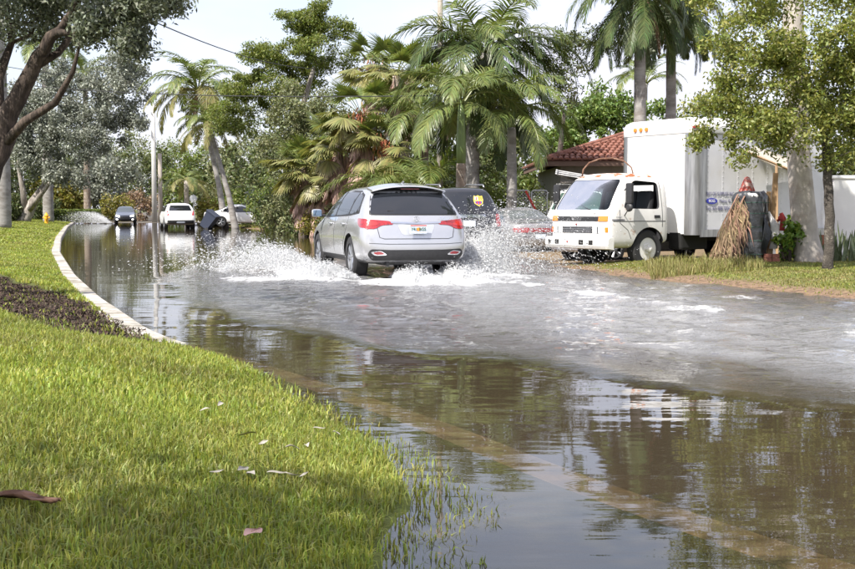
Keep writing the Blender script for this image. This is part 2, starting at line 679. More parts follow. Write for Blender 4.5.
def water_fields(x, Y):
    s, t = suv_coords(x, Y)
    e = x - wave_x(Y) + 0.38 * fbm2(x, Y, 31, 5, .8)
    rough = np.clip(e / 1.8, 0, 1) * np.clip((33 - Y) / 8, 0, 1)
    aer = rough * np.clip(e / 2.5, 0.12, 1) * (0.16 + 0.80 * np.exp(-((t - .8) / 2.2) ** 2))
    # foam: beside the car, two wheel tracks behind it that widen, thin crest of the bow wave
    behind = np.clip(-s, 0, 40)
    nz = fbm2(x * 1.0, Y * .6, 41, 4, 1.2)
    side = np.exp(-((np.abs(t) - 1.55) / (0.75)) ** 2) * np.clip((s + 2.2) / 1.2, 0, 1) * np.clip((4.8 - s) / 1.2, 0, 1)
    under = np.exp(-(t / 1.9) ** 2) * np.clip((s + 3.6) / 1.2, 0, 1) * np.clip((-0.7 - s) / .6, 0, 1)
    wdt = 0.34 + 0.03 * behind
    fade = np.clip((-s - .5) / 1.5, 0, 1) * np.exp(-behind / 20)
    tr_r = np.exp(-((t - 1.15 - .05 * behind) / wdt) ** 2) * np.clip((-s - .5) / 1.5, 0, 1) * np.exp(-behind / 34)
    tr_rr = np.exp(-((t - 2.5 - .10 * behind) / (wdt * 1.2)) ** 2) * fade * .8
    tr_l = np.exp(-((t + 1.0 + .02 * behind) / (wdt * 1.1)) ** 2) * fade * .7
    band = np.exp(-((t - 1.4) / (1.6 + .05 * behind)) ** 2) * fade * .5
    left_sheet = np.exp(-((t + 2.6) / 1.0) ** 2) * np.clip((s + 2.5) / 2, 0, 1) * np.clip((9 - s) / 4, 0, 1) * .8
    crest = np.exp(-((e - .05) / 0.05) ** 2) * .3 * np.clip((Y - 5.5) / 2, 0, 1) * np.clip((14 - Y) / 3, 0, 1)
    foam = np.clip(np.maximum.reduce([side * 1.0, under * .9, tr_r * np.clip(.72 + .9 * fbm2(x, Y, 83, 4, 1.6), .2, 1.0), tr_rr * np.clip(.72 + .9 * fbm2(x, Y, 84, 4, 1.6), .2, 1.0), tr_l * .7, left_sheet * .8, band * .9]) * (0.85 + .5 * nz), 0, 1)
    foam = np.maximum(foam, crest * np.clip(.4 + nz * 1.5, 0, 1))
    # small rings near the far vehicles
    for cx, cy_, w in ((-13.6, 71, 3.5), (-25.8, 101, 5)):
        foam = np.maximum(foam, .45 * np.exp(-((x - cx) / w) ** 2 - ((Y - cy_) / 2.2) ** 2) * np.clip(.5 + nz * 2, 0, 1))
    foam = foam * np.clip((Y - 3) / 2, 0, 1)
    # height
    z = rough * (0.024 * fbm2(x * 1.2, Y * 1.3, 51, 4, 2.2) + 0.010 * np.sin(6.5 * (t + .2 * s) + 2.0 * nz))
    z += 0.012 * np.exp(-((e - .35) / .35) ** 2) * np.clip((24 - Y) / 6, 0, 1)
    z += 0.05 * (side + under * .6 + tr_r * .7 + tr_rr * .4) * (0.6 + fbm2(x, Y, 61, 3, 3.0))
    calm = 0.0016 * fbm2(x * .35, Y * 1.1, 71, 3, 1.6)
    _f['aer'] = np.clip(aer, 0, 1)
    return z + calm, foam, rough


WYS = np.concatenate([gstep(1.2, 30, .045, .11)[:-1], gstep(30, 118, .16, 1.2)])


def water_x(y, u):
    a, b = float(xL(y)) - float(np.interp(y, [12, 20], [2.2, .3])), float(xR(y)) + 1.6
    return a + (b - a) * u


def water_z(X, Y):
    _f['z'], _f['foam'], _f['rough'] = water_fields(X, Y)
    return _f['z']


M_water = bpy.data.materials.new('flood_water')
M_water.use_nodes = True
n, l = M_water.node_tree.nodes, M_water.node_tree.links
n.remove(n['Principled BSDF'])
tcw = n.new('ShaderNodeTexCoord')
ar = n.new('ShaderNodeAttribute')
ar.attribute_name = 'rough'
af = n.new('ShaderNodeAttribute')
af.attribute_name = 'foam'
aa = n.new('ShaderNodeAttribute')
aa.attribute_name = 'aeration'


def wnoise(scale, detail, sx, sy, rough=.55, rz=0.0):
    mp_ = n.new('ShaderNodeMapping')
    mp_.inputs['Rotation'].default_value = (0, 0, rz)
    mp_.inputs['Scale'].default_value = (sx, sy, 1)
    l.new(tcw.outputs['Object'], mp_.inputs['Vector'])
    t_ = n.new('ShaderNodeTexNoise')
    t_.inputs['Scale'].default_value = scale
    t_.inputs['Detail'].default_value = detail
    t_.inputs['Roughness'].default_value = rough
    l.new(mp_.outputs['Vector'], t_.inputs['Vector'])
    return t_.outputs['Fac']


def wmath(op, a, b=None, clamp=False):
    q = n.new('ShaderNodeMath')
    q.operation = op
    q.use_clamp = clamp
    for i_, v_ in enumerate((a, b)):
        if v_ is None:
            continue
        if isinstance(v_, (int, float)):
            q.inputs[i_].default_value = v_
        else:
            l.new(v_, q.inputs[i_])
    return q.outputs[0]


calm_h = wmath('ADD', wmath('MULTIPLY', wnoise(1.8, 2, .5, 1.3), .0036), wmath('MULTIPLY', wnoise(8, 2, .5, 1.4), .0005))
chop_h = wmath('ADD', wmath('ADD', wmath('MULTIPLY', wnoise(2.6, 5, .7, 1.6, .6), .055), wmath('MULTIPLY', wnoise(11, 4, .8, 1.3, .6), .014)), wmath('MULTIPLY', wnoise(38, 2, 1, 1), .004))
hgt = wmath('ADD', calm_h, wmath('MULTIPLY', chop_h, ar.outputs['Fac']))
bpw = n.new('ShaderNodeBump')
bpw.inputs['Strength'].default_value = 1.0
bpw.inputs['Distance'].default_value = 1.0
l.new(hgt, bpw.inputs['Height'])
fr = n.new('ShaderNodeFresnel')
fr.inputs['IOR'].default_value = 1.48
l.new(bpw.outputs['Normal'], fr.inputs['Normal'])
gl = n.new('ShaderNodeBsdfGlossy')
gl.inputs['Roughness'].default_value = 0.015
gl.inputs['Color'].default_value = (.95, .96, .97, 1)
l.new(bpw.outputs['Normal'], gl.inputs['Normal'])
tp = n.new('ShaderNodeBsdfTransparent')
tp.inputs['Color'].default_value = (.56, .47, .35, 1)
df = n.new('ShaderNodeBsdfDiffuse')
dcm = n.new('ShaderNodeMix')
dcm.data_type = 'RGBA'
dcm.inputs[6].default_value = (.235, .195, .145, 1)
dcm.inputs[7].default_value = (.42, .42, .43, 1)            # churned water is full of fine bubbles
l.new(wmath('MULTIPLY', aa.outputs['Fac'], 1.6, True), dcm.inputs[0])
l.new(dcm.outputs[2], df.inputs['Color'])
mxa = n.new('ShaderNodeMixShader')
bub = wmath('MULTIPLY', wmath('SUBTRACT', wnoise(2.6, 7, .8, 1.5, .7), .30), 1.6, True)
l.new(wmath('ADD', wmath('MULTIPLY', aa.outputs['Fac'], wmath('ADD', wmath('MULTIPLY', bub, .55), .20)), .12), mxa.inputs[0])
l.new(tp.outputs[0], mxa.inputs[1])
l.new(df.outputs[0], mxa.inputs[2])
mxb = n.new('ShaderNodeMixShader')
l.new(fr.outputs[0], mxb.inputs[0])
l.new(mxa.outputs[0], mxb.inputs[1])
l.new(gl.outputs[0], mxb.inputs[2])
# foam: white bubbles wherever the water was churned
fn = wnoise(11, 9, 1, .55, .82, -SUV_A)
fn2 = wnoise(2.6, 6, 1, .32, .7, -SUV_A)
fsum = wmath('ADD', wmath('MULTIPLY', fn, .9), wmath('MULTIPLY', fn2, .55))
thr = wmath('SUBTRACT', wmath('ADD', wmath('MULTIPLY', af.outputs['Fac'], .85), fsum), 1.14)
fm = wmath('MULTIPLY', thr, 3.0, True)
fd = n.new('ShaderNodeBsdfDiffuse')
fd.inputs['Color'].default_value = (.78, .79, .80, 1)
mxf = n.new('ShaderNodeMixShader')
l.new(fm, mxf.inputs[0])
l.new(mxb.outputs[0], mxf.inputs[1])
l.new(fd.outputs[0], mxf.inputs[2])
l.new(mxf.outputs[0], n['Material Output'].inputs['Surface'])

water = strip_mesh('flood_water', WYS, water_x, np.linspace(0, 1, 190), water_z, M_water,
                   {'foam': lambda X, Y: _f['foam'], 'rough': lambda X, Y: _f['rough'], 'aeration': lambda X, Y: _f['aer']})
tag(water, kind='structure')

# ------------------------------------------------------------------ vegetation builders
def unit(a):
    return a / np.maximum(np.linalg.norm(a, axis=-1, keepdims=True), 1e-9)


def leaves_mesh(name, C, L, W, up=0.5, hang=0.0, seed=1):
    g = np.random.default_rng(seed)
    N = len(C)
    a = unit(g.normal(size=(N, 3)) + np.array([0, 0, -hang]))
    nrm = g.normal(size=(N, 3)) + np.array([0, 0, up * 2.2])
    b = unit(np.cross(nrm, a))
    nn = np.cross(a, b)
    l_ = L * g.uniform(.65, 1.25, (N, 1))
    w_ = W * g.uniform(.7, 1.2, (N, 1))
    base = C - a * l_ * .5
    tip = C + a * l_ * .5
    le = C + b * w_ * .5 + nn * w_ * .15 - a * l_ * .05
    ri = C - b * w_ * .5 + nn * w_ * .15 - a * l_ * .05
    V = np.stack([base, ri, tip, le], 1).reshape(-1, 3)
    F = np.arange(4 * N).reshape(N, 4)
    return np_mesh(name, V, [F])


def sample_blob(blobs, n, g, shell=.35):
    """points spread through a union of ellipsoids (centre, radii, weight)"""
    w = np.array([b[2] for b in blobs], float)
    idx = g.choice(len(blobs), n, p=w / w.sum())
    d = unit(g.normal(size=(n, 3)))
    r = g.uniform(0, 1, (n, 1)) ** shell
    c = np.array([b[0] for b in blobs])[idx]
    rad = np.array([b[1] for b in blobs])[idx]
    return c + d * r * rad


def tree(name, label, cat, base, path, radii, blobs, nclump, nleaf, clump_r, leafL, leafW, m_bark, m_leaf, group=None,
         seed=1, shell=.4, up=.5, hang=0.0, flat=1.0, tw=0.016, limb=0.35, rmin=0.008, extra=None):
    """path: trunk points relative to base; blobs: crown ellipsoids relative to base"""
    g = np.random.default_rng(seed)
    t = thing(name, label, cat, base, 0, group)
    P = [Vector(p) for p in path]
    mb = MB()
    # finer trunk path with slight waver
    pts, rr = [], []
    for i in range(len(P) - 1):
        for k in range(4):
            f = k / 4
            q = P[i].lerp(P[i + 1], f)
            if i or k:
                q += Vector(g.normal(size=3)) * radii[0] * .09
            pts.append(q)
            rr.append(radii[i] + (radii[i + 1] - radii[i]) * f)
    pts.append(P[-1])
    rr.append(radii[-1])
    rr[0] *= 1.25
    mb.tube(pts, rr, 10)
    for e in (extra or []):
        mb.tube([Vector(p) for p in e[0]], e[1], 8)
    nodes = [(p, r) for p, r in zip(pts, rr)][max(1, len(pts) // 2):]
    for e in (extra or []):
        nodes += [(Vector(p), r) for p, r in zip(e[0], e[1])][1:]
    C = sample_blob(blobs, nclump, g, shell)
    top = np.array(P[-1])
    order = np.argsort(np.linalg.norm(C - top, axis=1))
    npos = [np.array(p) for p, _ in nodes]
    nr = [r for _, r in nodes]
    for ci in order:
        c = C[ci]
        A = np.array(npos)
        dd = np.linalg.norm(A - c, axis=1) + np.maximum(0, A[:, 2] - c[2]) * .6
        j = int(np.argmin(dd))
        p0, r0 = Vector(npos[j]), nr[j]
        c_ = Vector(c)
        ln = (c_ - p0).length
        r1 = max(rmin, min(r0 * .6, tw + .012 * ln))
        mid = p0.lerp(c_, .5) + Vector(g.normal(size=3)) * ln * .09 + Vector((0, 0, ln * .06))
        mb.tube([p0, mid, c_], [max(min(r0 * .8, r1 * 1.8), rmin), r1 * 1.2, r1 * .6], 5, cap=False)
        npos += [np.array(mid), np.array(c_)]
        nr += [r1 * 1.2, r1 * .7]
    mb.build('trunk', m_bark, t, smooth=True, fixn=False)
    # leaves gather round the clumps, unevenly
    wts = g.uniform(.35, 1.6, nclump)
    idx = g.choice(nclump, nleaf, p=wts / wts.sum())
    off = unit(g.normal(size=(nleaf, 3))) * (g.uniform(0, 1, (nleaf, 1)) ** .55) * clump_r * g.uniform(.7, 1.25, (nclump, 1))[idx]
    off[:, 2] *= flat
    LC = C[idx] + off
    me = leaves_mesh('crown', LC, leafL, leafW, up, hang, seed + 5)
    link_mesh('crown', me, m_leaf, t)
    return t


def feather(name, L, e0, bend, pairs, ll, lw, droop, vee=.35, seed=0, pet=.18, ragged=.1, dens_tip=.35):
    """a pinnate frond along +x: e0 start elevation (deg), bend total downward turn (deg)"""
    g = random.Random(seed)
    mb = MB()
    n_ = 14
    pts = [Vector((0, 0, 0))]
    tang = []
    for i in range(n_):
        f = (i + .5) / n_
        a = R(e0 - bend * f ** 1.25)
        d = Vector((math.cos(a), 0, math.sin(a)))
        tang.append(d)
        pts.append(pts[-1] + d * (L / n_))
    tang.append(tang[-1])
    mb.tube(pts, [max(.004, .028 * (L / 3) * (1 - i / n_) + .004) for i in range(n_ + 1)], 4, cap=False)
    for k in range(pairs):
        s = pet + (1 - pet) * (k + .5) / pairs
        i = min(int(s * n_), n_ - 1)
        f = s * n_ - i
        p = pts[i].lerp(pts[i + 1], f)
        t_ = tang[i]
        nup = Vector((-t_.z, 0, t_.x))
        env = math.sin(math.pi * min(1, (s - pet) / (1 - pet) * .82 + .16)) ** .6
        for sd_ in (-1, 1):
            if g.random() < ragged:
                continue
            le = ll * env * g.uniform(.8, 1.1)
            d = (Vector((0, sd_, 0)) * (1 - dens_tip * s) + t_ * (.45 + .5 * s) + nup * vee * g.uniform(.2, 1.4)).normalized()
            q = p.copy()
            w = lw * g.uniform(.8, 1.15)
            sidev = d.cross(nup).normalized() * .5 * w
            seg = 3
            prev = None
            dr = droop * g.uniform(.6, 1.4)
            for u in range(seg + 1):
                ww = (0.6, 1, .7, .05)[u]
                a_, b_ = q + sidev * ww, q - sidev * ww
                o_ = len(mb.v)
                mb.v += [tuple(a_), tuple(b_)]
                if prev is not None:
                    mb.f.append((prev, prev + 1, o_ + 1, o_))
                prev = o_
                d = (d + Vector((0, 0, -dr * (.5 + u * .5)))).normalized()
                q = q + d * (le / seg)
    me = bpy.data.meshes.new(name)
    me.from_pydata(mb.v, [], mb.f)
    me.update()
    return me


def fanleaf(name, pet, rad, e0, bend, nseg, spread, droop, seed=0, wid=1.0):
    """a palmate leaf: petiole along +x, then a fan of split segments"""
    g = random.Random(seed)
    mb = MB()
    pts = [Vector((0, 0, 0))]
    n_ = 6
    for i in range(n_):
        a = R(e0 - bend * (i + .5) / n_)
        pts.append(pts[-1] + Vector((math.cos(a), 0, math.sin(a))) * pet / n_)
    mb.tube(pts, .014, 4, cap=False)
    a = R(e0 - bend)
    t_ = Vector((math.cos(a), 0, math.sin(a)))
    nup = Vector((-t_.z, 0, t_.x))
    for k in range(nseg):
        th = R(spread) * ((k + .5) / nseg - .5)
        d = (t_ * math.cos(th) + Vector((0, 1, 0)) * math.sin(th) + nup * .18 * math.cos(th * 2)).normalized()
        le = rad * (1 - .22 * abs(th) / R(spread / 2)) * g.uniform(.9, 1.08)
        w = rad * R(spread) / nseg * .62 * wid
        q = pts[-1].copy()
        sv = d.cross(nup)
        if sv.length < 1e-3:
            sv = Vector((0, 1, 0))
        sv.normalize()
        prev = None
        dr = droop * g.uniform(.5, 1.5)
        for u in range(4):
            ww = (.12, .5, .42, .03)[u] * w
            o_ = len(mb.v)
            mb.v += [tuple(q + sv * ww + nup * ww * .5), tuple(q - sv * ww + nup * ww * .5)]
            if prev is not None:
                mb.f.append((prev, prev + 1, o_ + 1, o_))
            prev = o_
            d = (d + Vector((0, 0, -dr * u))).normalized()
            q = q + d * le / 3
    me = bpy.data.meshes.new(name)
    me.from_pydata(mb.v, [], mb.f)
    me.update()
    return me


def palm(name, label, base, path, radii, fronds, m_trunk, group=None, seed=1, shaft=None, rings=True, extra=None, scale=1.0, dead=None):
    """fronds: list of (mesh, material, count, tilt jitter deg); shaft: (length, r0, r1, material)"""
    g = random.Random(seed)
    t = thing(name, label, 'palm tree', base, 0, group)
    P = [Vector(p) for p in path]
    mb = MB()
    pts, rr = [], []
    seg = 10
    for i in range(len(P) - 1):
        for k in range(seg):
            f = k / seg
            pts.append(P[i].lerp(P[i + 1], f))
            r_ = radii[i] + (radii[i + 1] - radii[i]) * f
            rr.append(r_ * (1.04 if (len(rr) % 2 and rings) else 1))
    pts.append(P[-1])
    rr.append(radii[-1])
    mb.tube(pts, rr, 12)
    mb.build('trunk', m_trunk, t, smooth=True, fixn=False)
    top = P[-1]
    if shaft:
        d = (P[-1] - P[-2]).normalized()
        L_, r0, r1, ms = shaft
        s = MB()
        s.tube([top - d * .05, top + d * L_ * .25, top + d * L_ * .7, top + d * L_], [r0 * .95, r0 * 1.05, r0 * .85, r1], 12)
        s.build('crownshaft', ms, t, smooth=True, fixn=False)
        top = top + d * L_ * .97
    a = g.uniform(0, 6.28)
    for me, m, cnt, jit in fronds:
        if not me.materials:
            me.materials.append(m)
        for k in range(cnt):
            a += 2.39996 + g.uniform(-.25, .25)
            o = bpy.data.objects.new('frond', me)
            col.objects.link(o)
            o.parent = t
            o.location = top + Vector((math.cos(a), math.sin(a), 0)) * .06 + Vector((0, 0, g.uniform(-.15, .1)))
            o.rotation_euler = (g.uniform(-.25, .25), R(g.uniform(-jit, jit)), a)
            s_ = scale * g.uniform(.85, 1.12)
            o.scale = (s_, s_, s_)
    if dead:                                    # a skirt of dead leaves down the trunk
        me, m, cnt, length = dead
        if not me.materials:
            me.materials.append(m)
        for k in range(cnt):
            a += 2.39996
            f = k / cnt
            o = bpy.data.objects.new('dead_leaf', me)
            col.objects.link(o)
            o.parent = t
            o.location = top + Vector((math.cos(a) * radii[-1] * .8, math.sin(a) * radii[-1] * .8, -.1 - f * length))
            o.rotation_euler = (g.uniform(-.2, .2), R(g.uniform(-12, 12)), a)
            s_ = scale * g.uniform(.8, 1.1)
            o.scale = (s_, s_, s_)
    return t


def bush(name, label, base, blobs, nleaf, L, W, m_leaf, seed, m_stem=None, stems=6, cat='shrub', group=None, up=.4, shell=.45, clump=.22, nclump=40):
    g = np.random.default_rng(seed)
    t = thing(name, label, cat, base, 0, group)
    C = sample_blob(blobs, nclump, g, shell)
    wts = g.uniform(.3, 1.5, nclump)
    idx = g.choice(nclump, nleaf, p=wts / wts.sum())
    LC = C[idx] + unit(g.normal(size=(nleaf, 3))) * (g.uniform(0, 1, (nleaf, 1)) ** .5) * clump
    LC[:, 2] = np.maximum(LC[:, 2], .03)
    link_mesh('foliage', leaves_mesh('foliage', LC, L, W, up, 0, seed), m_leaf, t)
    if stems:
        mb = MB()
        for k in range(min(stems, nclump)):
            c = C[k]
            b = Vector((c[0] * .35, c[1] * .35, -.05))
            mb.tube([b, b.lerp(Vector(c), .5) + Vector((0, 0, .1)), Vector(c)], [.03, .02, .008], 5, cap=False)
        mb.build('stem', m_stem or M_bark, t, fixn=False)
    return t


M_bark = mat('bark_brown', (.042, .029, .022), .9, var=.45, vscale=14, bump=1.0, bscale=26, second=(.095, .07, .055), sscale=9, stretch=(1.6, 1.6, .35))
M_bark_grey = mat('bark_grey', (.20, .175, .15), .9, var=.3, vscale=8, bump=.8, bscale=25, second=(.34, .31, .28), sscale=4, stretch=(1, 1, .3))
M_bark_dark = mat('bark_dark', (.07, .06, .05), .95, var=.4, vscale=10, bump=1.0, bscale=40, second=(.22, .2, .17), sscale=9, slo=.55, shi=.7)
M_palm_grey = mat('palm_trunk_grey', (.30, .285, .27), .85, var=.18, vscale=3, bump=.5, bscale=16, second=(.20, .18, .165), sscale=1.6, stretch=(1, 1, 2.2))
M_palm_pale = mat('palm_trunk_pale', (.42, .38, .34), .85, var=.2, vscale=4, bump=.4, bscale=18, second=(.27, .22, .18), sscale=2.2, slo=.5, shi=.68)
M_palm_brown = mat('palm_trunk_brown', (.20, .15, .11), .9, var=.35, vscale=6, bump=.9, bscale=20, second=(.30, .26, .22), sscale=4)
M_silver_leaf = mat('silver_leaf', (.20, .225, .165), .55, island=.55, trans=.28, tcolor=(1.1, 1.15, .8))
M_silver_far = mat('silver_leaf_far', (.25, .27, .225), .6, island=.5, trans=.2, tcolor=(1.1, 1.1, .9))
M_olive_leaf = mat('olive_leaf', (.22, .25, .07), .5, island=.45, trans=.4)
M_green_leaf = mat('bright_leaf', (.135, .18, .045), .5, island=.45, trans=.32)
M_fine_leaf = mat('feathery_leaf', (.165, .205, .055), .55, island=.4, trans=.35)
M_dark_leaf = mat('dark_leaf', (.092, .118, .042), .5, island=.55, trans=.2)
M_yellow_leaf = mat('yellow_leaf', (.22, .21, .045), .5, island=.45, trans=.3)
M_pink_leaf = mat('pinkish_leaf', (.28, .20, .13), .6, island=.4, trans=.2)
M_grey_leaf = mat('grey_green_leaf', (.18, .20, .10), .6, island=.5, trans=.25)
M_frond = mat('palm_frond', (.135, .18, .05), .42, island=.35, trans=.25)
M_frond_dk = mat('palm_frond_dark', (.065, .10, .028), .42, island=.4, trans=.2)
M_frond_y = mat('coconut_frond', (.225, .225, .075), .45, island=.4, trans=.28)
M_frond_dead = mat('dead_frond', (.30, .215, .13), .85, island=.45, trans=.1, tcolor=(1.1, 1, .8))
M_skirt = mat('dead_skirt', (.40, .29, .22), .9, island=.45)
M_fan = mat('fan_palm_leaf', (.20, .215, .075), .45, island=.4, trans=.28)
M_shaft = mat('crownshaft_green', (.12, .17, .045), .4, var=.25, vscale=2, stretch=(3, 3, .5))
M_orange = mat('palm_fruit', (.42, .19, .08), .7, island=.4)

F_royal = [feather('royal_frond', 3.0, 62, 100, 66, .78, .042, .34, vee=.5, seed=1),
           feather('royal_frond_arched', 3.1, 38, 110, 66, .80, .042, .42, vee=.45, seed=2),
           feather('royal_frond_low', 2.9, 5, 85, 64, .78, .042, .48, vee=.3, seed=3)]
F_hang = [feather('hanging_frond', 3.0, -35, 50, 62, .72, .036, .42, vee=.2, seed=4),
          feather('drooping_frond', 3.2, 25, 115, 62, .75, .036, .42, vee=.3, seed=5),
          feather('upright_frond', 2.8, 75, 95, 58, .70, .036, .34, vee=.4, seed=6)]
F_coco = [feather('coconut_frond_up', 3.7, 72, 100, 46, .75, .060, .24, vee=.3, seed=7),
          feather('coconut_frond_arch', 3.9, 45, 120, 46, .8, .060, .32, vee=.2, seed=8),
          feather('coconut_frond_low', 3.7, 10, 95, 44, .8, .060, .4, vee=.1, seed=9)]
F_deadf = feather('dead_frond_hanging', 2.4, -60, 28, 44, .4, .03, .25, vee=.1, seed=10)
F_fan = [fanleaf('fan_leaf_up', 1.0, .85, 65, 35, 26, 210, .07, 1),
         fanleaf('fan_leaf_out', 1.1, .9, 25, 50, 26, 210, .10, 2),
         fanleaf('fan_leaf_down', 1.0, .85, -15, 45, 24, 190, .14, 3)]
F_skirt = fanleaf('skirt_leaf', .5, .8, -62, 22, 14, 80, .10, 4, 1.1)

# ------------------------------------------------------------------ vehicle builders
M_glass = mat('tinted_glass', (.012, .014, .018), .03, spec=.9)
M_glass_blue = mat('windscreen_glass', (.05, .065, .075), .03, spec=1.0)
M_black = mat('black_plastic', (.022, .022, .024), .55, var=.2, vscale=20)
M_tyre = mat('tyre_rubber', (.028, .028, .03), .85, bump=.3, bscale=60)
M_rim = mat('alloy_rim', (.52, .53, .55), .3, metal=.9)
M_well = mat('wheel_well', (.012, .012, .012), .95)
M_silver = mat('silver_paint', (.55, .555, .575), .24, metal=.65, coat=.8, var=.03, vscale=3)
M_white = mat('white_paint', (.78, .78, .77), .35, coat=.5, var=.05, vscale=3)
M_blackpaint = mat('black_paint', (.018, .019, .024), .2, coat=1.0)
M_bluegrey = mat('dark_blue_paint', (.03, .038, .06), .2, coat=1.0)
M_greypaint = mat('grey_paint', (.30, .29, .31), .35, metal=.5, coat=.5, var=.08, vscale=4, second=(.36, .35, .34), sscale=3)
M_lilac = mat('pale_grey_paint', (.52, .51, .55), .35, coat=.5, var=.05, vscale=4)
M_chrome = mat('chrome_trim', (.75, .76, .78), .12, metal=1.0)
M_red = mat('red_lamp', (.30, .008, .012), .12, spec=.8, coat=1.0, var=.4, vscale=25)
M_redlens = mat('red_lens_bright', (.45, .02, .02), .1, spec=.8, coat=1.0)
M_clear = mat('clear_lamp', (.62, .64, .66), .1, spec=.9, coat=1.0)
M_orangelens = mat('amber_lens', (.75, .22, .02), .2, spec=.7, coat=.6)
M_seam = mat('panel_gap', (.05, .05, .055), .8)
M_white_dirty = mat('weathered_white_paint', (.76, .755, .73), .5, var=.08, vscale=5, second=(.52, .47, .40), sscale=3.5, slo=.58, shi=.8, spec=.4)
M_box_side = mat('truck_box_aluminium', (.60, .60, .63), .45, var=.06, vscale=2.5, second=(.55, .53, .52), sscale=1.8, slo=.55, shi=.8, metal=.0)
M_alu = mat('scuffed_aluminium', (.40, .40, .41), .38, metal=.9, var=.25, vscale=3, stretch=(6, 6, .6))
M_rust = mat('rusty_white_paint', (.74, .71, .66), .6, second=(.30, .10, .035), sscale=5, slo=.45, shi=.58, bump=.2)
M_rustbare = mat('rusty_steel', (.13, .06, .035), .85, var=.3, vscale=12, second=(.22, .13, .09), sscale=8)
M_seat = mat('seat_vinyl', (.03, .03, .034), .7)
M_plate = mat('plate_white', (.62, .66, .72), .4, second=(.45, .52, .62), sscale=20)


def lattice_mesh(stations, rear_b, front_b, crowns):
    """a car body as a deformed box: stations of (x[], y[], z[]) rows from sill to roof edge"""
    fr_ = [1, .55, 0, -.55, -1]
    ns, nj = len(stations), len(stations[0][0])

    def dxs(i):
        return -rear_b if i == 0 else (front_b if i == ns - 1 else 0)

    def P(i, j, f):
        x, y, z = (stations[i][q][j] for q in range(3))
        cz = crowns[i] * (1 - f * f) if j == nj - 1 else 0
        return (x + dxs(i) * (1 - f * f), y * f, z + cz)
    bm = bmesh.new()
    cache = {}

    def V(i, j, k):
        key = (i, j, k)
        if key not in cache:
            cache[key] = bm.verts.new(P(i, j, fr_[k]))
        return cache[key]
    for i in range(ns - 1):
        for j in range(nj - 1):
            for k in (0, 4):
                bm.faces.new((V(i, j, k), V(i + 1, j, k), V(i + 1, j + 1, k), V(i, j + 1, k)))
        for k in range(4):
            for j in (0, nj - 1):
                bm.faces.new((V(i, j, k), V(i + 1, j, k), V(i + 1, j, k + 1), V(i, j, k + 1)))
    for i in (0, ns - 1):
        for j in range(nj - 1):
            for k in range(4):
                bm.faces.new((V(i, j, k), V(i, j, k + 1), V(i, j + 1, k + 1), V(i, j + 1, k)))
    bmesh.ops.recalc_face_normals(bm, faces=bm.faces)
    me = bpy.data.meshes.new('body')
    bm.to_mesh(me)
    bm.free()
    return me


def eval_mesh(me, mods):
    """apply modifiers given as callables on a temporary object"""
    o = bpy.data.objects.new('temporary', me)
    col.objects.link(o)
    for f in mods:
        f(o)
    dg = bpy.context.evaluated_depsgraph_get()
    out = bpy.data.meshes.new_from_object(o.evaluated_get(dg))
    bpy.data.objects.remove(o)
    return out


def subsurf(lv):
    def f(o):
        q = o.modifiers.new('s', 'SUBSURF')
        q.levels = q.render_levels = lv
    return f


def boolean(cut):
    def f(o):
        q = o.modifiers.new('b', 'BOOLEAN')
        q.operation = 'DIFFERENCE'
        q.object = cut
        q.solver = 'EXACT'
    return f


def temp_obj(mb):
    me = bpy.data.meshes.new('cutter')
    me.from_pydata(mb.v, [], mb.f)
    bm = bmesh.new()
    bm.from_mesh(me)
    bmesh.ops.recalc_face_normals(bm, faces=bm.faces)
    bm.to_mesh(me)
    bm.free()
    o = bpy.data.objects.new('cutter', me)
    col.objects.link(o)
    return o


def bvh_of(me):
    return BVHTree.FromPolygons([v.co.copy() for v in me.vertices], [tuple(p.vertices) for p in me.polygons])


VIEWS = {  # origin, u, v, ray direction
    'left': (Vector((0, 4, 0)), Vector((1, 0, 0)), Vector((0, 0, 1)), Vector((0, -1, 0))),
    'right': (Vector((0, -4, 0)), Vector((1, 0, 0)), Vector((0, 0, 1)), Vector((0, 1, 0))),
    'rear': (Vector((-8, 0, 0)), Vector((0, 1, 0)), Vector((0, 0, 1)), Vector((1, 0, 0))),
    'front': (Vector((8, 0, 0)), Vector((0, 1, 0)), Vector((0, 0, 1)), Vector((-1, 0, 0))),
    'top': (Vector((0, 0, 6)), Vector((1, 0, 0)), Vector((0, 1, 0)), Vector((0, 0, -1))),
}
for nm, an in (('rear_left', 35), ('rear_right', -35)):
    d = Vector((math.cos(R(an)), -math.sin(R(an)), 0))
    VIEWS[nm] = (-d * 8, Vector((math.sin(R(an)), math.cos(R(an)), 0)), Vector((0, 0, 1)), d)


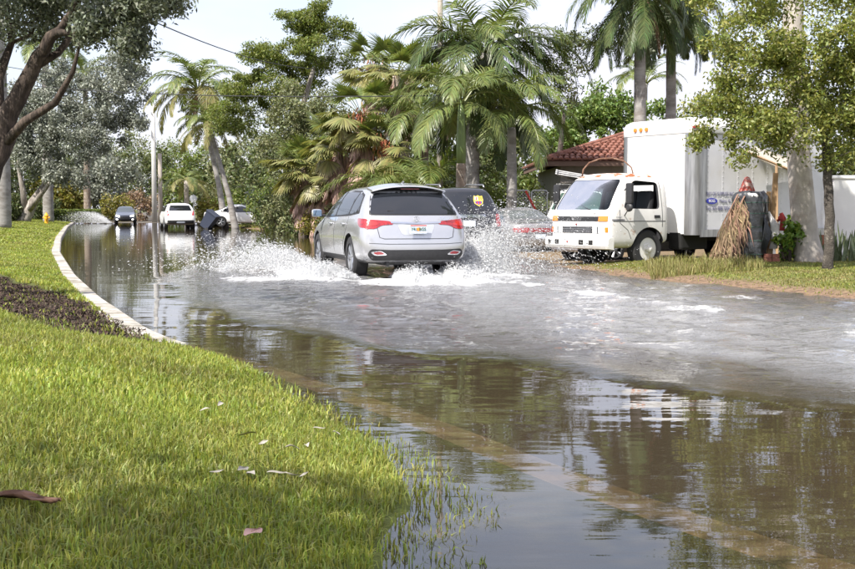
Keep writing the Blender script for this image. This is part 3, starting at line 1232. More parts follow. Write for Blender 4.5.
def decal(name, bvh, view, poly, m, parent, off=.005, step=.06, rnd=1, skirt=.012, smooth=True):
    """a moulded panel lying on the body: a plan polygon pressed on to the body along the view's direction"""
    O, U, Vv, D = VIEWS[view]
    if rnd:
        poly = roundpoly(poly, .045 * rnd)
    pts = []
    n_ = len(poly)
    for i in range(n_):
        a, b = Vector(poly[i]), Vector(poly[(i + 1) % n_])
        k = max(1, int((b - a).length / step))
        pts += [a.lerp(b, q / k) for q in range(k)]
    nb = len(pts)
    xs, ys = [p[0] for p in pts], [p[1] for p in pts]
    inner = []
    gx = min(xs) + step / 2
    while gx < max(xs):
        gy = min(ys) + step / 2
        while gy < max(ys):
            c = False
            for i in range(nb):
                x0, y0 = pts[i]
                x1, y1 = pts[(i + 1) % nb]
                if (y0 > gy) != (y1 > gy) and gx < (x1 - x0) * (gy - y0) / (y1 - y0) + x0:
                    c = not c
            if c and min((Vector((gx, gy)) - p).length for p in pts) > step * .4:
                inner.append(Vector((gx, gy)))
            gy += step
        gx += step
    vs_, es, fs = delaunay_2d_cdt(pts + inner, [(i, (i + 1) % nb) for i in range(nb)], [], 1, 1e-5)[:3]
    mb = MB()
    bad = 0
    for p in vs_:
        o_ = O + U * p[0] + Vv * p[1]
        h = bvh.ray_cast(o_, D)
        if h[0] is None:
            h = bvh.find_nearest(o_ + D * (o_.length if view not in ('top',) else 6))
        mb.v.append(tuple(h[0] - D * off))
    nv = len(mb.v)
    mb.f = [tuple(f) for f in fs]
    edge = {}
    for f in fs:
        for i in range(len(f)):
            a, b = f[i], f[(i + 1) % len(f)]
            edge[(a, b)] = edge.get((a, b), 0) + 1
    rim = [(a, b) for (a, b) in edge if (b, a) not in edge]
    idx = {}
    for a, b in rim:
        for q in (a, b):
            if q not in idx:
                idx[q] = len(mb.v)
                mb.v.append(tuple(Vector(mb.v[q]) + D * (skirt + off)))
    for a, b in rim:
        mb.f.append((b, a, idx[a], idx[b]))
    o = mb.build(name, m, parent, smooth=smooth)
    if smooth:
        o.data.set_sharp_from_angle(angle=R(40))
    return o


def line_decal(name, bvh, view, path, w, m, parent, off=.003):
    """a narrow strip along a path (panel gaps, trim)"""
    p = [Vector(q) for q in path]
    L_, R_ = [], []
    for i in range(len(p)):
        d = (p[min(i + 1, len(p) - 1)] - p[max(i - 1, 0)]).normalized()
        nn = Vector((-d.y, d.x)) * w / 2
        L_.append(p[i] + nn)
        R_.append(p[i] - nn)
    return decal(name, bvh, view, [tuple(q) for q in L_ + R_[::-1]], m, parent, off, .08, 0, .006)


def text_part(txt, size, m, parent, loc, rot, name='lettering', depth=.004, align='CENTER', sx=1.0):
    cu = bpy.data.curves.new(name, 'FONT')
    cu.body = txt
    cu.size = size
    cu.extrude = depth / 2
    cu.align_x = align
    cu.align_y = 'CENTER'
    o = bpy.data.objects.new(name, cu)
    col.objects.link(o)
    dg = bpy.context.evaluated_depsgraph_get()
    me = bpy.data.meshes.new_from_object(o.evaluated_get(dg))
    bpy.data.objects.remove(o)
    o = link_mesh(name, me, m, parent, loc, rot)
    o.scale = (sx, 1, 1)
    return o


def wheel(parent, x, y, r, w, m_rim=None, spokes=5, side=1, steel=False):
    t = bpy.data.objects.new('wheel', None)
    col.objects.link(t)
    t.parent = parent
    t.location = (x, y, r)
    mb = MB()
    ri = r * (.66 if not steel else .60)
    mb.lathe([(ri, -w / 2), (r * .93, -w / 2), (r, -w * .36), (r, w * .36), (r * .93, w / 2), (ri, w / 2), (ri * .97, 0)], 32, 'y', closed=True)
    mb.build('tyre', M_tyre, t, smooth=True, sharp=35)
    mb = MB()
    m_ = m_rim or M_rim
    yo = side * w * .38
    if steel:
        mb.lathe([(ri * 1.0, yo + side * .02), (ri * .93, yo), (ri * .85, yo - side * .05), (ri * .55, yo - side * .02), (ri * .5, yo + side * .05), (ri * .30, yo + side * .05), (ri * .28, yo + side * .1), (ri * .1, yo + side * .12), (.001, yo + side * .12)], 28, 'y')
        for k in range(6):
            a = k * math.pi / 3
            mb.lathe([(.016, yo + side * .05), (.016, yo + side * .075), (.001, yo + side * .075)], 6, 'y', (ri * .4 * math.cos(a), 0, ri * .4 * math.sin(a)))
    else:
        mb.lathe([(ri * 1.02, yo + side * .01), (ri * .94, yo + side * .015), (ri * .9, yo - side * .05), (ri * .9, yo - side * .1), (ri * 1.0, yo - side * .1)], 28, 'y', closed=True)
        mb.lathe([(ri * .24, yo - side * .05), (ri * .22, yo + side * .01), (.001, yo + side * .015)], 14, 'y')
        for k in range(spokes):
            for dv in (-.13, .13):
                a = 2 * math.pi * k / spokes
                c, s = math.cos(a + dv), math.sin(a + dv)
                c1, s1 = math.cos(a + dv * .8), math.sin(a + dv * .8)
                mb.tube([(c * ri * .2, yo - side * .02, s * ri * .2), (c1 * ri * .93, yo - side * .005, s1 * ri * .93)], [.03, .022], 5)
    mb.build('rim', m_, t, smooth=True, sharp=35)
    mb = MB()
    mb.lathe([(ri * .92, yo - side * .11), (ri * .92, yo - side * .13), (.001, yo - side * .13)], 20, 'y')
    mb.build('brake_disc', M_well, t)
    return t


def car(name, label, loc, heading, body, paint, wheels, wr, ww, group=None, rim=None, cat='car', arches=True, spokes=5, sub=2, yoff=None):
    """body: dict(stations, rear_b, front_b, crowns)"""
    t = thing(name, label, cat, loc, math.atan2(heading[1], heading[0]), group)
    hull0 = lattice_mesh(body['st'], body['rb'], body['fb'], body['cr'])
    hull = eval_mesh(hull0, [subsurf(sub)])
    bvh = bvh_of(hull)
    wy = yoff or (max(s[1][1] for s in body['st']) - ww / 2 - .02)
    cuts = []
    if arches:
        for wx in wheels:
            for s in (-1, 1):
                mb = MB()
                mb.lathe([(wr * 1.13, s * (wy - .18)), (wr * 1.13, s * 1.6)], 32, 'y', (wx, 0, wr))
                cuts.append(temp_obj(mb))
        hull = eval_mesh(hull, [boolean(c) for c in cuts])
        for c in cuts:
            bpy.data.objects.remove(c)
    o = link_mesh('body', hull, [paint, M_well], t, smooth=True)
    hull.materials.clear()
    hull.materials.append(paint)
    hull.materials.append(M_well)
    for p in hull.polygons:
        c = p.center
        p.material_index = 0
        for wx in wheels:
            if math.hypot(c.x - wx, c.z - wr) < wr * 1.135 + .004 and abs(c.y) < wy + ww / 2 + .0:
                if arches and (math.hypot(c.x - wx, c.z - wr) > wr * 1.10 and abs(p.normal.y) < .3 or abs(abs(c.y) - (wy - .18)) < .01):
                    p.material_index = 1
        if c.z < body['st'][2][2][0] + .02 and p.normal.z < -.7:
            p.material_index = 1
    hull.set_sharp_from_angle(angle=R(38))
    for wx in wheels:
        for s in (-1, 1):
            wheel(t, wx, s * wy, wr, ww, rim, spokes, s)
    return t, bvh


def side_windows(t, bvh, outline, panes, glass=None, sides=('left', 'right'), trim=None):
    for sd_ in sides:
        decal('window_trim', bvh, sd_, outline, trim or M_black, t, .003, .07, 1)
        for p in panes:
            decal('side_window', bvh, sd_, p, glass or M_glass, t, .007, .07, 1)


# body tables: rows = sill, lower, bulge, shoulder, mid glass, roof edge
def suv_body(L=4.92, W=.98, H=1.70, rake=.5, nose=1.0):
    z = [.27, .46, .78, 1.09, 1.37, H - .075]
    h = L / 2
    q = W / .98
    y = [.90 * q, .965 * q, W, .935 * q, .82 * q, .67 * q]
    st = [
        ([-h + .10, -h + .02, -h + .05, -h + .17, -h + .17 + rake * .48, -h + .17 + rake], [.80 * q, .88 * q, .91 * q, .87 * q, .77 * q, .64 * q], [.34, .46, .80, 1.12, 1.40, H - .08]),
        ([-h + .22, -h + .18, -h + .20, -h + .30, -h + .32 + rake * .5, -h + .36 + rake], [.90 * q, .965 * q, .985 * q, .925 * q, .81 * q, .66 * q], [.30, .46, .80, 1.11, 1.39, H - .072]),
        ([-h + .7] * 4 + [-h + 1.05, -h + 1.15], y, z),
        ([-.75] * 4 + [-.62, -.6], y, z),
        ([.15] * 4 + [.05, -.05], y, z),
        ([.75] * 4 + [.62, .38], [.90, .96, .975, .93, .80, .62], [.27, .46, .77, 1.06, 1.36, H - .10]),
        ([1.3] * 4 + [1.22, 1.12], [.90, .96, .975, .92, .84, .70], [.27, .46, .76, 1.00, 1.07, 1.09]),
        ([1.9, 1.9, 1.9, 1.9, 1.88, 1.86], [.88, .945, .955, .88, .78, .60], [.27, .46, .74, .93, .98, 1.00]),
        ([h - .14, h - .12, h - .14, h - .22, h - .28, h - .32], [.76, .84, .84, .78, .70, .55], [.27, .46, .70, .85, .89, .90]),
        ([h - .06, h - .02, h - .03, h - .09, h - .14, h - .17], [.62, .70, .70, .64, .58, .45], [.30, .46, .68, .82, .85, .86]),
    ]
    return dict(st=st, rb=.10, fb=.12, cr=[.035, .04, .06, .06, .06, .055, .03, .03, .02, .02])


def sedan_body(L=4.55, W=.86, H=1.40):
    z = [.22, .38, .62, .88, 1.12, H - .07]
    h = L / 2
    y = [.80 * W / .86, .85 * W / .86, W, .81 * W / .86, .70 * W / .86, .53 * W / .86]
    st = [
        ([-h + .08, -h + .0, -h + .02, -h + .06, -h + .08, -h + .10], [.64, .72, .76, .70, .64, .50], [.28, .42, .64, .86, .90, .91]),
        ([-h + .2, -h + .14, -h + .16, -h + .22, -h + .26, -h + .30], [.78, .82, .84, .78, .70, .56], [.24, .40, .64, .89, .935, .945]),
        ([-h + .75] * 4 + [-h + .82, -h + .85], [.80, .85, .86, .81, .72, .57], [.22, .38, .63, .90, .955, .97]),
        ([-h + 1.2] * 4 + [-h + 1.25, -h + 1.48], y, [.22, .38, .62, .89, 1.12, H - .085]),
        ([-.2] * 4 + [-.15, -.2], y, z),
        ([.45] * 4 + [.38, .2], y, z[:5] + [H - .09]),
        ([1.1] * 4 + [.98, .92], [.80, .85, .86, .80, .70, .58], [.22, .38, .62, .85, .90, .92]),
        ([1.65] * 4 + [1.62, 1.6], [.79, .84, .845, .77, .66, .5], [.22, .38, .60, .78, .82, .835]),
        ([h - .1, h - .06, h - .1, h - .2, h - .26, h - .3], [.66, .72, .72, .64, .56, .44], [.24, .38, .56, .68, .71, .72]),
    ]
    return dict(st=st, rb=.10, fb=.14, cr=[.01, .015, .02, .05, .05, .05, .02, .02, .01])


# ------------------------------------------------------------------ the silver SUV driving through the water
suv_c = SUV_AX + HD * 1.41
suv, bv = car('sport_utility_vehicle', 'silver sport utility vehicle driving away through the flood, throwing up spray', (suv_c.x, suv_c.y, -.03), HD,
              suv_body(), M_silver, (-1.41, 1.41), .385, .255, spokes=7)
side_windows(suv, bv, [(-1.93, 1.17), (-1.72, 1.50), (-1.2, 1.585), (-.2, 1.60), (.40, 1.555), (.80, 1.36), (1.12, 1.12), (.6, 1.09), (-1.2, 1.125)],
             [[(-1.86, 1.19), (-1.69, 1.465), (-1.32, 1.54), (-1.22, 1.155)],
              [(-1.15, 1.15), (-1.25, 1.545), (-.24, 1.57), (-.20, 1.13)],
              [(-.12, 1.125), (-.15, 1.57), (.36, 1.53), (.72, 1.355), (1.0, 1.13), (.6, 1.11)]])
decal('rear_window_surround', bv, 'rear', [(-.81, 1.14), (.81, 1.14), (.715, 1.44), (.62, 1.605), (-.62, 1.605), (-.715, 1.44)], M_black, suv, .004, .08, 1)
decal('rear_window', bv, 'rear', [(-.785, 1.16), (.785, 1.16), (.70, 1.42), (.62, 1.53), (-.62, 1.53), (-.70, 1.42)], M_glass, suv, .009, .07, 1)
sp = MB()                                    # roof spoiler with a wing over the rear window
for sgn in (0,):
    n_ = 12
    for i in range(n_ + 1):
        f = -1 + 2 * i / n_
        y = f * .67
        xb = -2.46 + .17 + .50 - .20 - .07 * (1 - f * f)
        zt = 1.615 + .055 * (1 - f * f) - .03 * abs(f) ** 3
        sp.v += [(xb, y, zt - .03), (xb + .02, y, zt - .008), (xb + .5, y * .96, zt + .045), (xb + .5, y * .96, zt - .02), (xb + .12, y, zt - .05)]
    for i in range(n_):
        for k in range(5):
            a = i * 5 + k
            b = i * 5 + (k + 1) % 5
            sp.f.append((a, b, b + 5, a + 5))
    sp.f += [tuple(range(5)), tuple(n_ * 5 + k for k in reversed(range(5)))]
sp.build('spoiler', M_silver, suv, smooth=True, sharp=35)
MB().bbox((-2.02, 0, 1.60), (.02, .34, .014), .005).build('brake_light_bar', M_red, suv)
for sgn, vw in ((1, 'rear_left'), (-1, 'rear_right')):
    def mir(p):
        return [(sgn * a, b) for a, b in p]
    # outline in the turned view: u runs across the corner, the lamp reaches inwards as a point
    decal('tail_lamp', bv, 'rear', mir([(.90, .90), (.925, 1.085), (.46, 1.04), (.40, .985), (.62, .97), (.72, .91)]), M_red, suv, .012, .05, 1)
    decal('tail_lamp_wrap', bv, 'left' if sgn > 0 else 'right', [(-2.36, .92), (-2.28, 1.08), (-1.95, 1.09), (-2.02, 1.0), (-2.16, .935)], M_red, suv, .010, .05, 1)
    decal('lamp_lens', bv, 'rear', mir([(.88, .945), (.895, 1.055), (.70, 1.03), (.68, .975)]), M_redlens, suv, .017, .04, 1)
    decal('reflector_surround', bv, 'rear', mir([(.53, .455), (.75, .445), (.83, .51), (.65, .535)]), M_chrome, suv, .022, .05, 1)
    decal('reflector', bv, 'rear', mir([(.575, .47), (.73, .463), (.785, .502), (.655, .52)]), M_red, suv, .028, .05, 1)
decal('lower_bumper', bv, 'rear', [(-.78, .36), (.78, .36), (.87, .46), (.82, .56), (.5, .545), (-.5, .545), (-.82, .56), (-.87, .46)], M_black, suv, .010, .08, 1)
line_decal('tailgate_gap', bv, 'rear', [(.80, 1.12), (.80, .98), (.70, .96), (.66, .76), (.58, .735), (-.58, .735), (-.66, .76), (-.70, .96), (-.80, .98), (-.80, 1.12)], .012, M_seam, suv)
line_decal('bumper_crease', bv, 'rear', [(-.84, .66), (-.5, .645), (.5, .645), (.84, .66)], .010, M_seam, suv)
decal('plate_recess', bv, 'rear', [(-.34, .985), (.34, .985), (.26, .80), (-.26, .80)], mat('recess_shade_paint', (.50, .52, .56), .4, metal=.4), suv, .003, .06, 1)
decal('chrome_strip', bv, 'rear', [(-.45, 1.005), (0, .99), (.45, 1.005), (.45, 1.03), (0, 1.018), (-.45, 1.03)], M_chrome, suv, .016, .05, 0)
pl = MB()
pl.bbox((-2.545, 0, .90), (.012, .31, .155), .004)
plate = pl.build('licence_plate', M_plate, suv)
plp = thing  # keep helper name free
MB().box((-2.5525, 0, .965), (.003, .29, .018)).build('plate_header', mat('plate_red', (.55, .12, .10), .5), plate)
MB().lathe([(.032, -2.5545), (.032, -2.5525)], 14, 'x', (0, 0, .90)).build('plate_orange', mat('plate_orange', (.8, .3, .05), .5), plate)
M_plategreen = mat('plate_green', (.03, .12, .06), .5)
text_part('Y41 BGS', .075, M_plategreen, plate, (-2.556, 0, .90), (R(90), 0, R(-90)))
em = MB()                                     # badge: an open ring with a leaning A-shaped caliper
em.lathe([(.050, -.004), (.050, .004), (.041, .004), (.041, -.004)], 24, 'x', closed=True)
em.tube([(0, -.028, -.034), (0, -.004, .04)], .006, 5)
em.tube([(0, .028, -.034), (0, .004, .04)], .006, 5)
em.tube([(0, -.018, -.006), (0, .018, -.006)], .005, 5)
em.build('badge', M_chrome, suv, (-2.445, 0, 1.075), (0, R(-8), 0))
text_part('MDX', .075, M_chrome, suv, (-2.395, -.56, 1.085), (R(80), 0, R(-90)), sx=1.5)
wp = MB()
wp.tube([(-2.30, .02, 1.16), (-2.31, .10, 1.175), (-2.26, .46, 1.20)], [.016, .014, .008], 6)
wp.tube([(-2.285, .02, 1.185), (-2.27, .48, 1.215)], .012, 5)
wp.build('rear_wiper', M_black, suv)
fin = MB()
fin.prism([(-1.55, 1.68), (-1.62, 1.745), (-1.58, 1.75), (-1.35, 1.69)], -.012, .012, 'y')
fin.build('antenna_fin', M_silver, suv)
for sgn, sd_ in ((1, 'left'), (-1, 'right')):
    line_decal('door_gap', bv, sd_, [(-.17, 1.09), (-.17, .5), (-.2, .40)], .010, M_seam, suv)
    line_decal('door_gap', bv, sd_, [(-1.22, 1.11), (-1.16, .9), (-.95, .62), (-.92, .42)], .010, M_seam, suv)
    line_decal('door_gap', bv, sd_, [(.95, 1.07), (.98, .6), (.92, .42)], .010, M_seam, suv)
    line_decal('sill_trim', bv, sd_, [(-.95, .36), (.95, .36)], .09, M_black, suv, .006)
    for hx in (-.95, .12):
        h_ = MB()
        yb = bv.ray_cast(Vector((hx, sgn * 4, .98)), Vector((0, -sgn, 0)))[0].y
        h_.tube([(hx - .11, yb + sgn * .0, .98), (hx - .08, yb + sgn * .035, .985), (hx + .08, yb + sgn * .035, .985), (hx + .11, yb, .98)], .014, 6)
        h_.build('door_handle', M_silver, suv, smooth=True)
    mi = MB()
    mi.tube([(.86, sgn * .90, 1.12), (.86, sgn * 1.02, 1.13)], .03, 6)
    mi.build('mirror_arm', M_black, suv)
    mi = MB()
    mi.bbox((.90, sgn * 1.07, 1.17), (.14, .20, .15), .05)
    mm = mi.build('wing_mirror', M_silver, suv, smooth=True)
    g_ = MB()
    g_.bbox((.827, sgn * 1.07, 1.17), (.006, .17, .12), .003)
    g_.build('mirror_glass', mat('mirror_glass', (.55, .72, .9), .02, metal=1.0), mm)
ex = MB()
ex.bbox((-2.0, 0, .33), (.5, 1.2, .12), .05)
ex.tube([(-2.1, .5, .3), (-2.38, .5, .3)], .035, 8)
ex.build('exhaust', M_black, suv)

# ------------------------------------------------------------------ dark SUV with a club crest on its rear window
d_h = Vector((-.22, .975)).normalized()
d_r = Vector((d_h.y, -d_h.x))
d_rear = Vector((1.06, 30.1))
d_c = d_rear + d_h * 2.42
dsuv, dbv = car('dark_sport_utility_vehicle', 'black sport utility vehicle with a football crest on its rear window',
                (d_c.x, d_c.y, float(verge_z(d_c.x, d_c.y)) * 0 - .02), d_h, suv_body(4.85, .95, 1.83, .30), M_blackpaint, (-1.38, 1.38), .38, .25)
side_windows(dsuv, dbv, [(-1.98, 1.17), (-1.80, 1.58), (-.2, 1.68), (.40, 1.64), (1.1, 1.12), (-1.2, 1.12)],
             [[(-1.9, 1.19), (-1.74, 1.55), (-1.25, 1.6), (-1.2, 1.16)], [(-1.13, 1.16), (-1.2, 1.6), (-.24, 1.64), (-.2, 1.15)], [(-.12, 1.14), (-.15, 1.64), (.36, 1.60), (.98, 1.14)]])
decal('rear_window', dbv, 'rear', [(-.74, 1.20), (.74, 1.20), (.66, 1.48), (.57, 1.68), (-.57, 1.68), (-.66, 1.48)], M_glass, dsuv, .008, .08, 1)
for s in (-1, 1):
    decal('tail_lamp', dbv, 'rear', [(s * .72, .80), (s * .86, .80), (s * .85, 1.12), (s * .74, 1.12)], M_red, dsuv, .012, .05, 1)
    rr_ = MB()
    rr_.tube([(-1.7, s * .58, 1.80), (-1.6, s * .58, 1.86), (.0, s * .56, 1.90), (.25, s * .56, 1.83)], .022, 6)
    rr_.build('roof_rail', M_alu, dsuv, smooth=True)
decal('plate_garnish', dbv, 'rear', [(-.45, 1.02), (.45, 1.02), (.45, 1.10), (-.45, 1.10)], M_chrome, dsuv, .012, .06, 0)
decal('licence_plate', dbv, 'rear', [(-.16, .80), (.16, .80), (.16, .95), (-.16, .95)], M_plate, dsuv, .012, .06, 0)
# crest: a shield with a red and blue striped foot, yellow and red quarters
crest_c = (-.30, 1.45)


def cpoly(p, s=.14):
    return [(crest_c[0] - a * s, crest_c[1] + b * s) for a, b in p]


decal('crest_shield', dbv, 'rear', cpoly([(-.8, .9), (-.35, .8), (0, 1.0), (.35, .8), (.8, .9), (.95, .2), (.8, -.5), (0, -1.0), (-.8, -.5), (-.95, .2)]), mat('crest_yellow', (.85, .62, .08), .5), dsuv, .012, .03, 0)
decal('crest_quarter', dbv, 'rear', cpoly([(-.68, .72), (-.06, .72), (-.06, .18), (-.72, .18)]), mat('crest_white', (.8, .8, .78), .5), dsuv, .015, .03, 0)
decal('crest_cross', dbv, 'rear', cpoly([(-.46, .72), (-.28, .72), (-.28, .18), (-.46, .18)]), mat('crest_red', (.6, .03, .05), .5), dsuv, .017, .03, 0)
for q in (.14, .34, .54):
    decal('crest_stripe', dbv, 'rear', cpoly([(q, .72), (q + .09, .72), (q + .09, .18), (q, .18)]), MATS['crest_red'], dsuv, .016, .03, 0)
for i, q in enumerate((-.62, -.37, -.12, .13, .38)):
    b0 = -.45 - .3 * (1 - abs(q + .12) / .7)
    decal('crest_stripe', dbv, 'rear', cpoly([(q, -.05), (q + .23, -.05), (q + .23, b0), (q, b0)]), mat('crest_blue', (.03, .06, .35), .5) if i % 2 == 0 else MATS['crest_red'], dsuv, .016, .03, 0)

# ------------------------------------------------------------------ grey sedan
s_h = Vector((-.24, .97)).normalized()
s_r = Vector((s_h.y, -s_h.x))
s_rear = Vector((3.12, 33.0))
s_c = s_rear + s_h * 2.27
sed, sbv = car('sedan', 'faded grey sedan parked with its rear to the street beside the box truck', (s_c.x, s_c.y, -.10), s_h, sedan_body(), M_greypaint, (-1.32, 1.36), .31, .21)
WIN_S = ([(-1.50, .93), (-1.05, 1.20), (-.7, 1.285), (.0, 1.31), (.35, 1.25), (.95, .93), (.2, .905)],
         [[(-1.38, .95), (-1.02, 1.17), (-.72, 1.25), (-.42, 1.265), (-.40, .935)], [(-.33, .935), (-.34, 1.27), (.0, 1.28), (.31, 1.225), (.8, .94)]])
M_glass_grey = mat('dusty_glass', (.11, .12, .125), .06, spec=.9)
side_windows(sed, sbv, *WIN_S, glass=M_glass_blue)
decal('rear_window', sbv, 'rear', [(-.60, .98), (.60, .98), (.50, 1.285), (-.50, 1.285)], M_glass_grey, sed, .008, .06, 1)
decal('rear_window', sbv, 'front', [(-.60, .94), (.60, .94), (.48, 1.27), (-.48, 1.27)], M_glass_grey, sed, .008, .06, 1).name = 'windscreen'
for s in (-1, 1):
    decal('tail_lamp', sbv, 'rear', [(s * .30, .67), (s * .74, .67), (s * .76, .80), (s * .32, .80)], M_red, sed, .012, .05, 1)
decal('plate_garnish', sbv, 'rear', [(-.28, .68), (.28, .68), (.28, .79), (-.28, .79)], mat('garnish_red', (.22, .03, .035), .3), sed, .010, .05, 0)
decal('licence_plate', sbv, 'rear', [(-.15, .50), (.15, .50), (.15, .62), (-.15, .62)], M_plate, sed, .014, .05, 0)
line_decal('boot_gap', sbv, 'rear', [(-.66, .87), (-.62, .64), (.62, .64), (.66, .87)], .012, M_seam, sed)
line_decal('bumper_gap', sbv, 'rear', [(-.74, .55), (.74, .55)], .014, M_seam, sed)
wg = MB()
wg.tube([(-2.02, -.55, .90), (-2.10, -.55, 1.02)], .02, 5)
wg.tube([(-2.02, .55, .90), (-2.10, .55, 1.02)], .02, 5)
wg.bbox((-2.12, 0, 1.03), (.16, 1.25, .025), .01)
wg.build('boot_spoiler', M_greypaint, sed)

# small pale car tucked in behind the truck: only its corner shows
p_h = Vector((-.84, -.545)).normalized()
p_c = Vector((2.86, 28.2)) - p_h * 1.95 + Vector((p_h.y, -p_h.x)) * (-.66)
sm, smb = car('small_pale_car', 'pale grey small car mostly hidden behind the box truck, rounded front corner showing', (p_c.x, p_c.y, -.02), p_h, sedan_body(3.9, .74, 1.38), M_lilac, (-1.15, 1.15), .29, .19)
side_windows(sm, smb, [(-1.2, .93), (-.8, 1.22), (.0, 1.27), (.8, .93)], [[(-1.1, .95), (-.75, 1.19), (.0, 1.24), (.66, .95)]])
decal('windscreen', smb, 'front', [(-.55, .93), (.55, .93), (.44, 1.25), (-.44, 1.25)], M_glass, sm, .008, .06, 1)
for s in (-1, 1):
    decal('headlamp', smb, 'front', [(s * .34, .55), (s * .62, .56), (s * .60, .66), (s * .36, .64)], M_clear, sm, .01, .05, 1)

# ------------------------------------------------------------------ far vehicles
w_h = Vector((-.30, .954)).normalized()
w_rear = Vector(((181 - 427.5) / FPX * 73, 73))
w_c = w_rear + w_h * 2.3
wsuv, wbv = car('white_sport_utility_vehicle', 'white sport utility vehicle waiting at the far end of the flooded street', (w_c.x, w_c.y, -.05), w_h, suv_body(4.7, .94, 1.66, .62), M_white, (-1.35, 1.35), .37, .24, sub=2)
side_windows(wsuv, wbv, [(-1.75, 1.15), (-1.45, 1.50), (-.2, 1.56), (.40, 1.52), (1.05, 1.12), (-1.2, 1.11)], [[(-1.65, 1.17), (-1.4, 1.47), (-.24, 1.52), (-.2, 1.13)], [(-.12, 1.13), (-.15, 1.52), (.36, 1.49), (.95, 1.13)]])
decal('rear_window', wbv, 'rear', [(-.70, 1.16), (.70, 1.16), (.58, 1.50), (-.58, 1.50)], M_glass, wsuv, .008, .08, 1)
for s in (-1, 1):
    decal('tail_lamp', wbv, 'rear', [(s * .68, .88), (s * .84, .88), (s * .80, 1.22), (s * .74, 1.10)], M_redlens, wsuv, .012, .05, 1)
decal('licence_plate', wbv, 'rear', [(-.2, .86), (.2, .86), (.2, .99), (-.2, .99)], M_plate, wsuv, .012, .05, 0)
decal('lower_bumper', wbv, 'rear', [(-.82, .36), (.82, .36), (.80, .58), (-.80, .58)], M_black, wsuv, .010, .08, 1)
decal('exhaust_reflector', wbv, 'rear', [(-.25, .40), (.25, .40), (.25, .50), (-.25, .50)], M_plate, wsuv, .016, .08, 1)

k_h = Vector((.22, -.975)).normalized()
k_c = Vector(((126 - 427.5) / FPX * 100, 100))
dk, dkb = car('oncoming_black_car', 'black car driving towards us with its headlights on, spray beside it', (k_c.x, k_c.y, 0.0), k_h, sedan_body(4.6, .90, 1.48), M_bluegrey, (-1.32, 1.36), .33, .22)
side_windows(dk, dkb, *WIN_S)
decal('windscreen', dkb, 'front', [(-.64, .98), (.64, .98), (.52, 1.36), (-.52, 1.36)], M_glass_blue, dk, .008, .06, 1)
M_headlit = bpy.data.materials.new('headlamp_lit')
M_headlit.use_nodes = True
M_headlit.node_tree.nodes['Principled BSDF'].inputs['Emission Color'].default_value = (1, .97, .9, 1)
M_headlit.node_tree.nodes['Principled BSDF'].inputs['Emission Strength'].default_value = 3.0
for s in (-1, 1):
    decal('headlamp', dkb, 'front', [(s * .42, .58), (s * .74, .60), (s * .72, .74), (s * .44, .70)], M_headlit, dk, .012, .05, 1)
    decal('fog_lamp', dkb, 'front', [(s * .55, .30), (s * .70, .31), (s * .70, .42), (s * .55, .40)], M_headlit, dk, .012, .05, 1)
decal('grille', dkb, 'front', [(-.40, .34), (.40, .34), (.38, .60), (-.38, .60)], M_black, dk, .008, .06, 1)

l_h = Vector((.97, .22)).normalized()
l_c = Vector(((241 - 427.5) / FPX * 76, 76.2))
ws, wsb = car('white_sedan', 'white sedan parked behind the leaning palm trunks', (l_c.x, l_c.y, .10), l_h, sedan_body(4.6, .88, 1.44), M_white, (-1.32, 1.36), .32, .21)
side_windows(ws, wsb, *WIN_S)
decal('rear_window', wsb, 'rear', [(-.60, .98), (.60, .98), (.48, 1.30), (-.48, 1.30)], M_glass, ws, .008, .06, 1)
for s, vw in ((1, 'left'), (-1, 'right')):
    decal('tail_lamp', wsb, 'rear', [(s * .44, .68), (s * .76, .68), (s * .76, .84), (s * .46, .84)], M_redlens, ws, .012, .05, 1)
    decal('tail_lamp_wrap', wsb, vw, [(-2.20, .70), (-2.18, .84), (-1.92, .84), (-1.98, .72)], M_redlens, ws, .010, .05, 1)

# ------------------------------------------------------------------ old van behind the sedan with panels on its roof
v_h = Vector((-.28, -.96)).normalized()
vn_c = Vector((4.55, 37.0)) - v_h * 2.3
zv = 1.95
vb = dict(st=[
    ([-2.35] * 6, [.78, .84, .86, .84, .80, .68], [.35, .5, .9, 1.15, 1.5, 1.85]),
    ([-2.2] * 6, [.86, .92, .94, .92, .87, .74], [.32, .5, .9, 1.15, 1.5, 1.88]),
    ([0] * 6, [.86, .92, .94, .92, .87, .74], [.32, .5, .9, 1.15, 1.5, 1.90]),
    ([1.2] * 4 + [1.15, 1.0], [.86, .92, .94, .92, .86, .72], [.32, .5, .9, 1.15, 1.5, 1.88]),
    ([1.75] * 4 + [1.62, 1.45], [.86, .92, .94, .91, .84, .72], [.32, .5, .88, 1.13, 1.3, 1.45]),
    ([2.2] * 4 + [2.18, 2.15], [.84, .9, .91, .86, .80, .66], [.32, .5, .85, 1.02, 1.08, 1.10]),
    ([2.35, 2.38, 2.36, 2.3, 2.26, 2.2], [.74, .82, .82, .78, .72, .58], [.34, .5, .82, .95, 1.0, 1.02])],
    rb=.03, fb=.06, cr=[.04, .05, .06, .05, .04, .03, .02])
van, vbv = car('old_van', 'old white van behind the grey sedan, slatted panels strapped on its roof', (vn_c.x, vn_c.y, .0), v_h, vb, M_white_dirty, (-1.45, 1.5), .34, .22, cat='van')
decal('windscreen', vbv, 'front', [(-.80, 1.20), (.80, 1.20), (.68, 1.80), (-.68, 1.80)], mat('van_glass', (.06, .10, .085), .05, spec=.9), van, .010, .08, 1)
side_windows(van, vbv, [(-.1, 1.2), (-.1, 1.72), (1.05, 1.72), (1.6, 1.2)], [[(.0, 1.24), (.0, 1.68), (1.0, 1.68), (1.45, 1.24)]])
for s in (-1, 1):
    decal('headlamp', vbv, 'front', [(s * .55, .68), (s * .75, .68), (s * .75, .85), (s * .55, .85)], M_clear, van, .012, .05, 1)
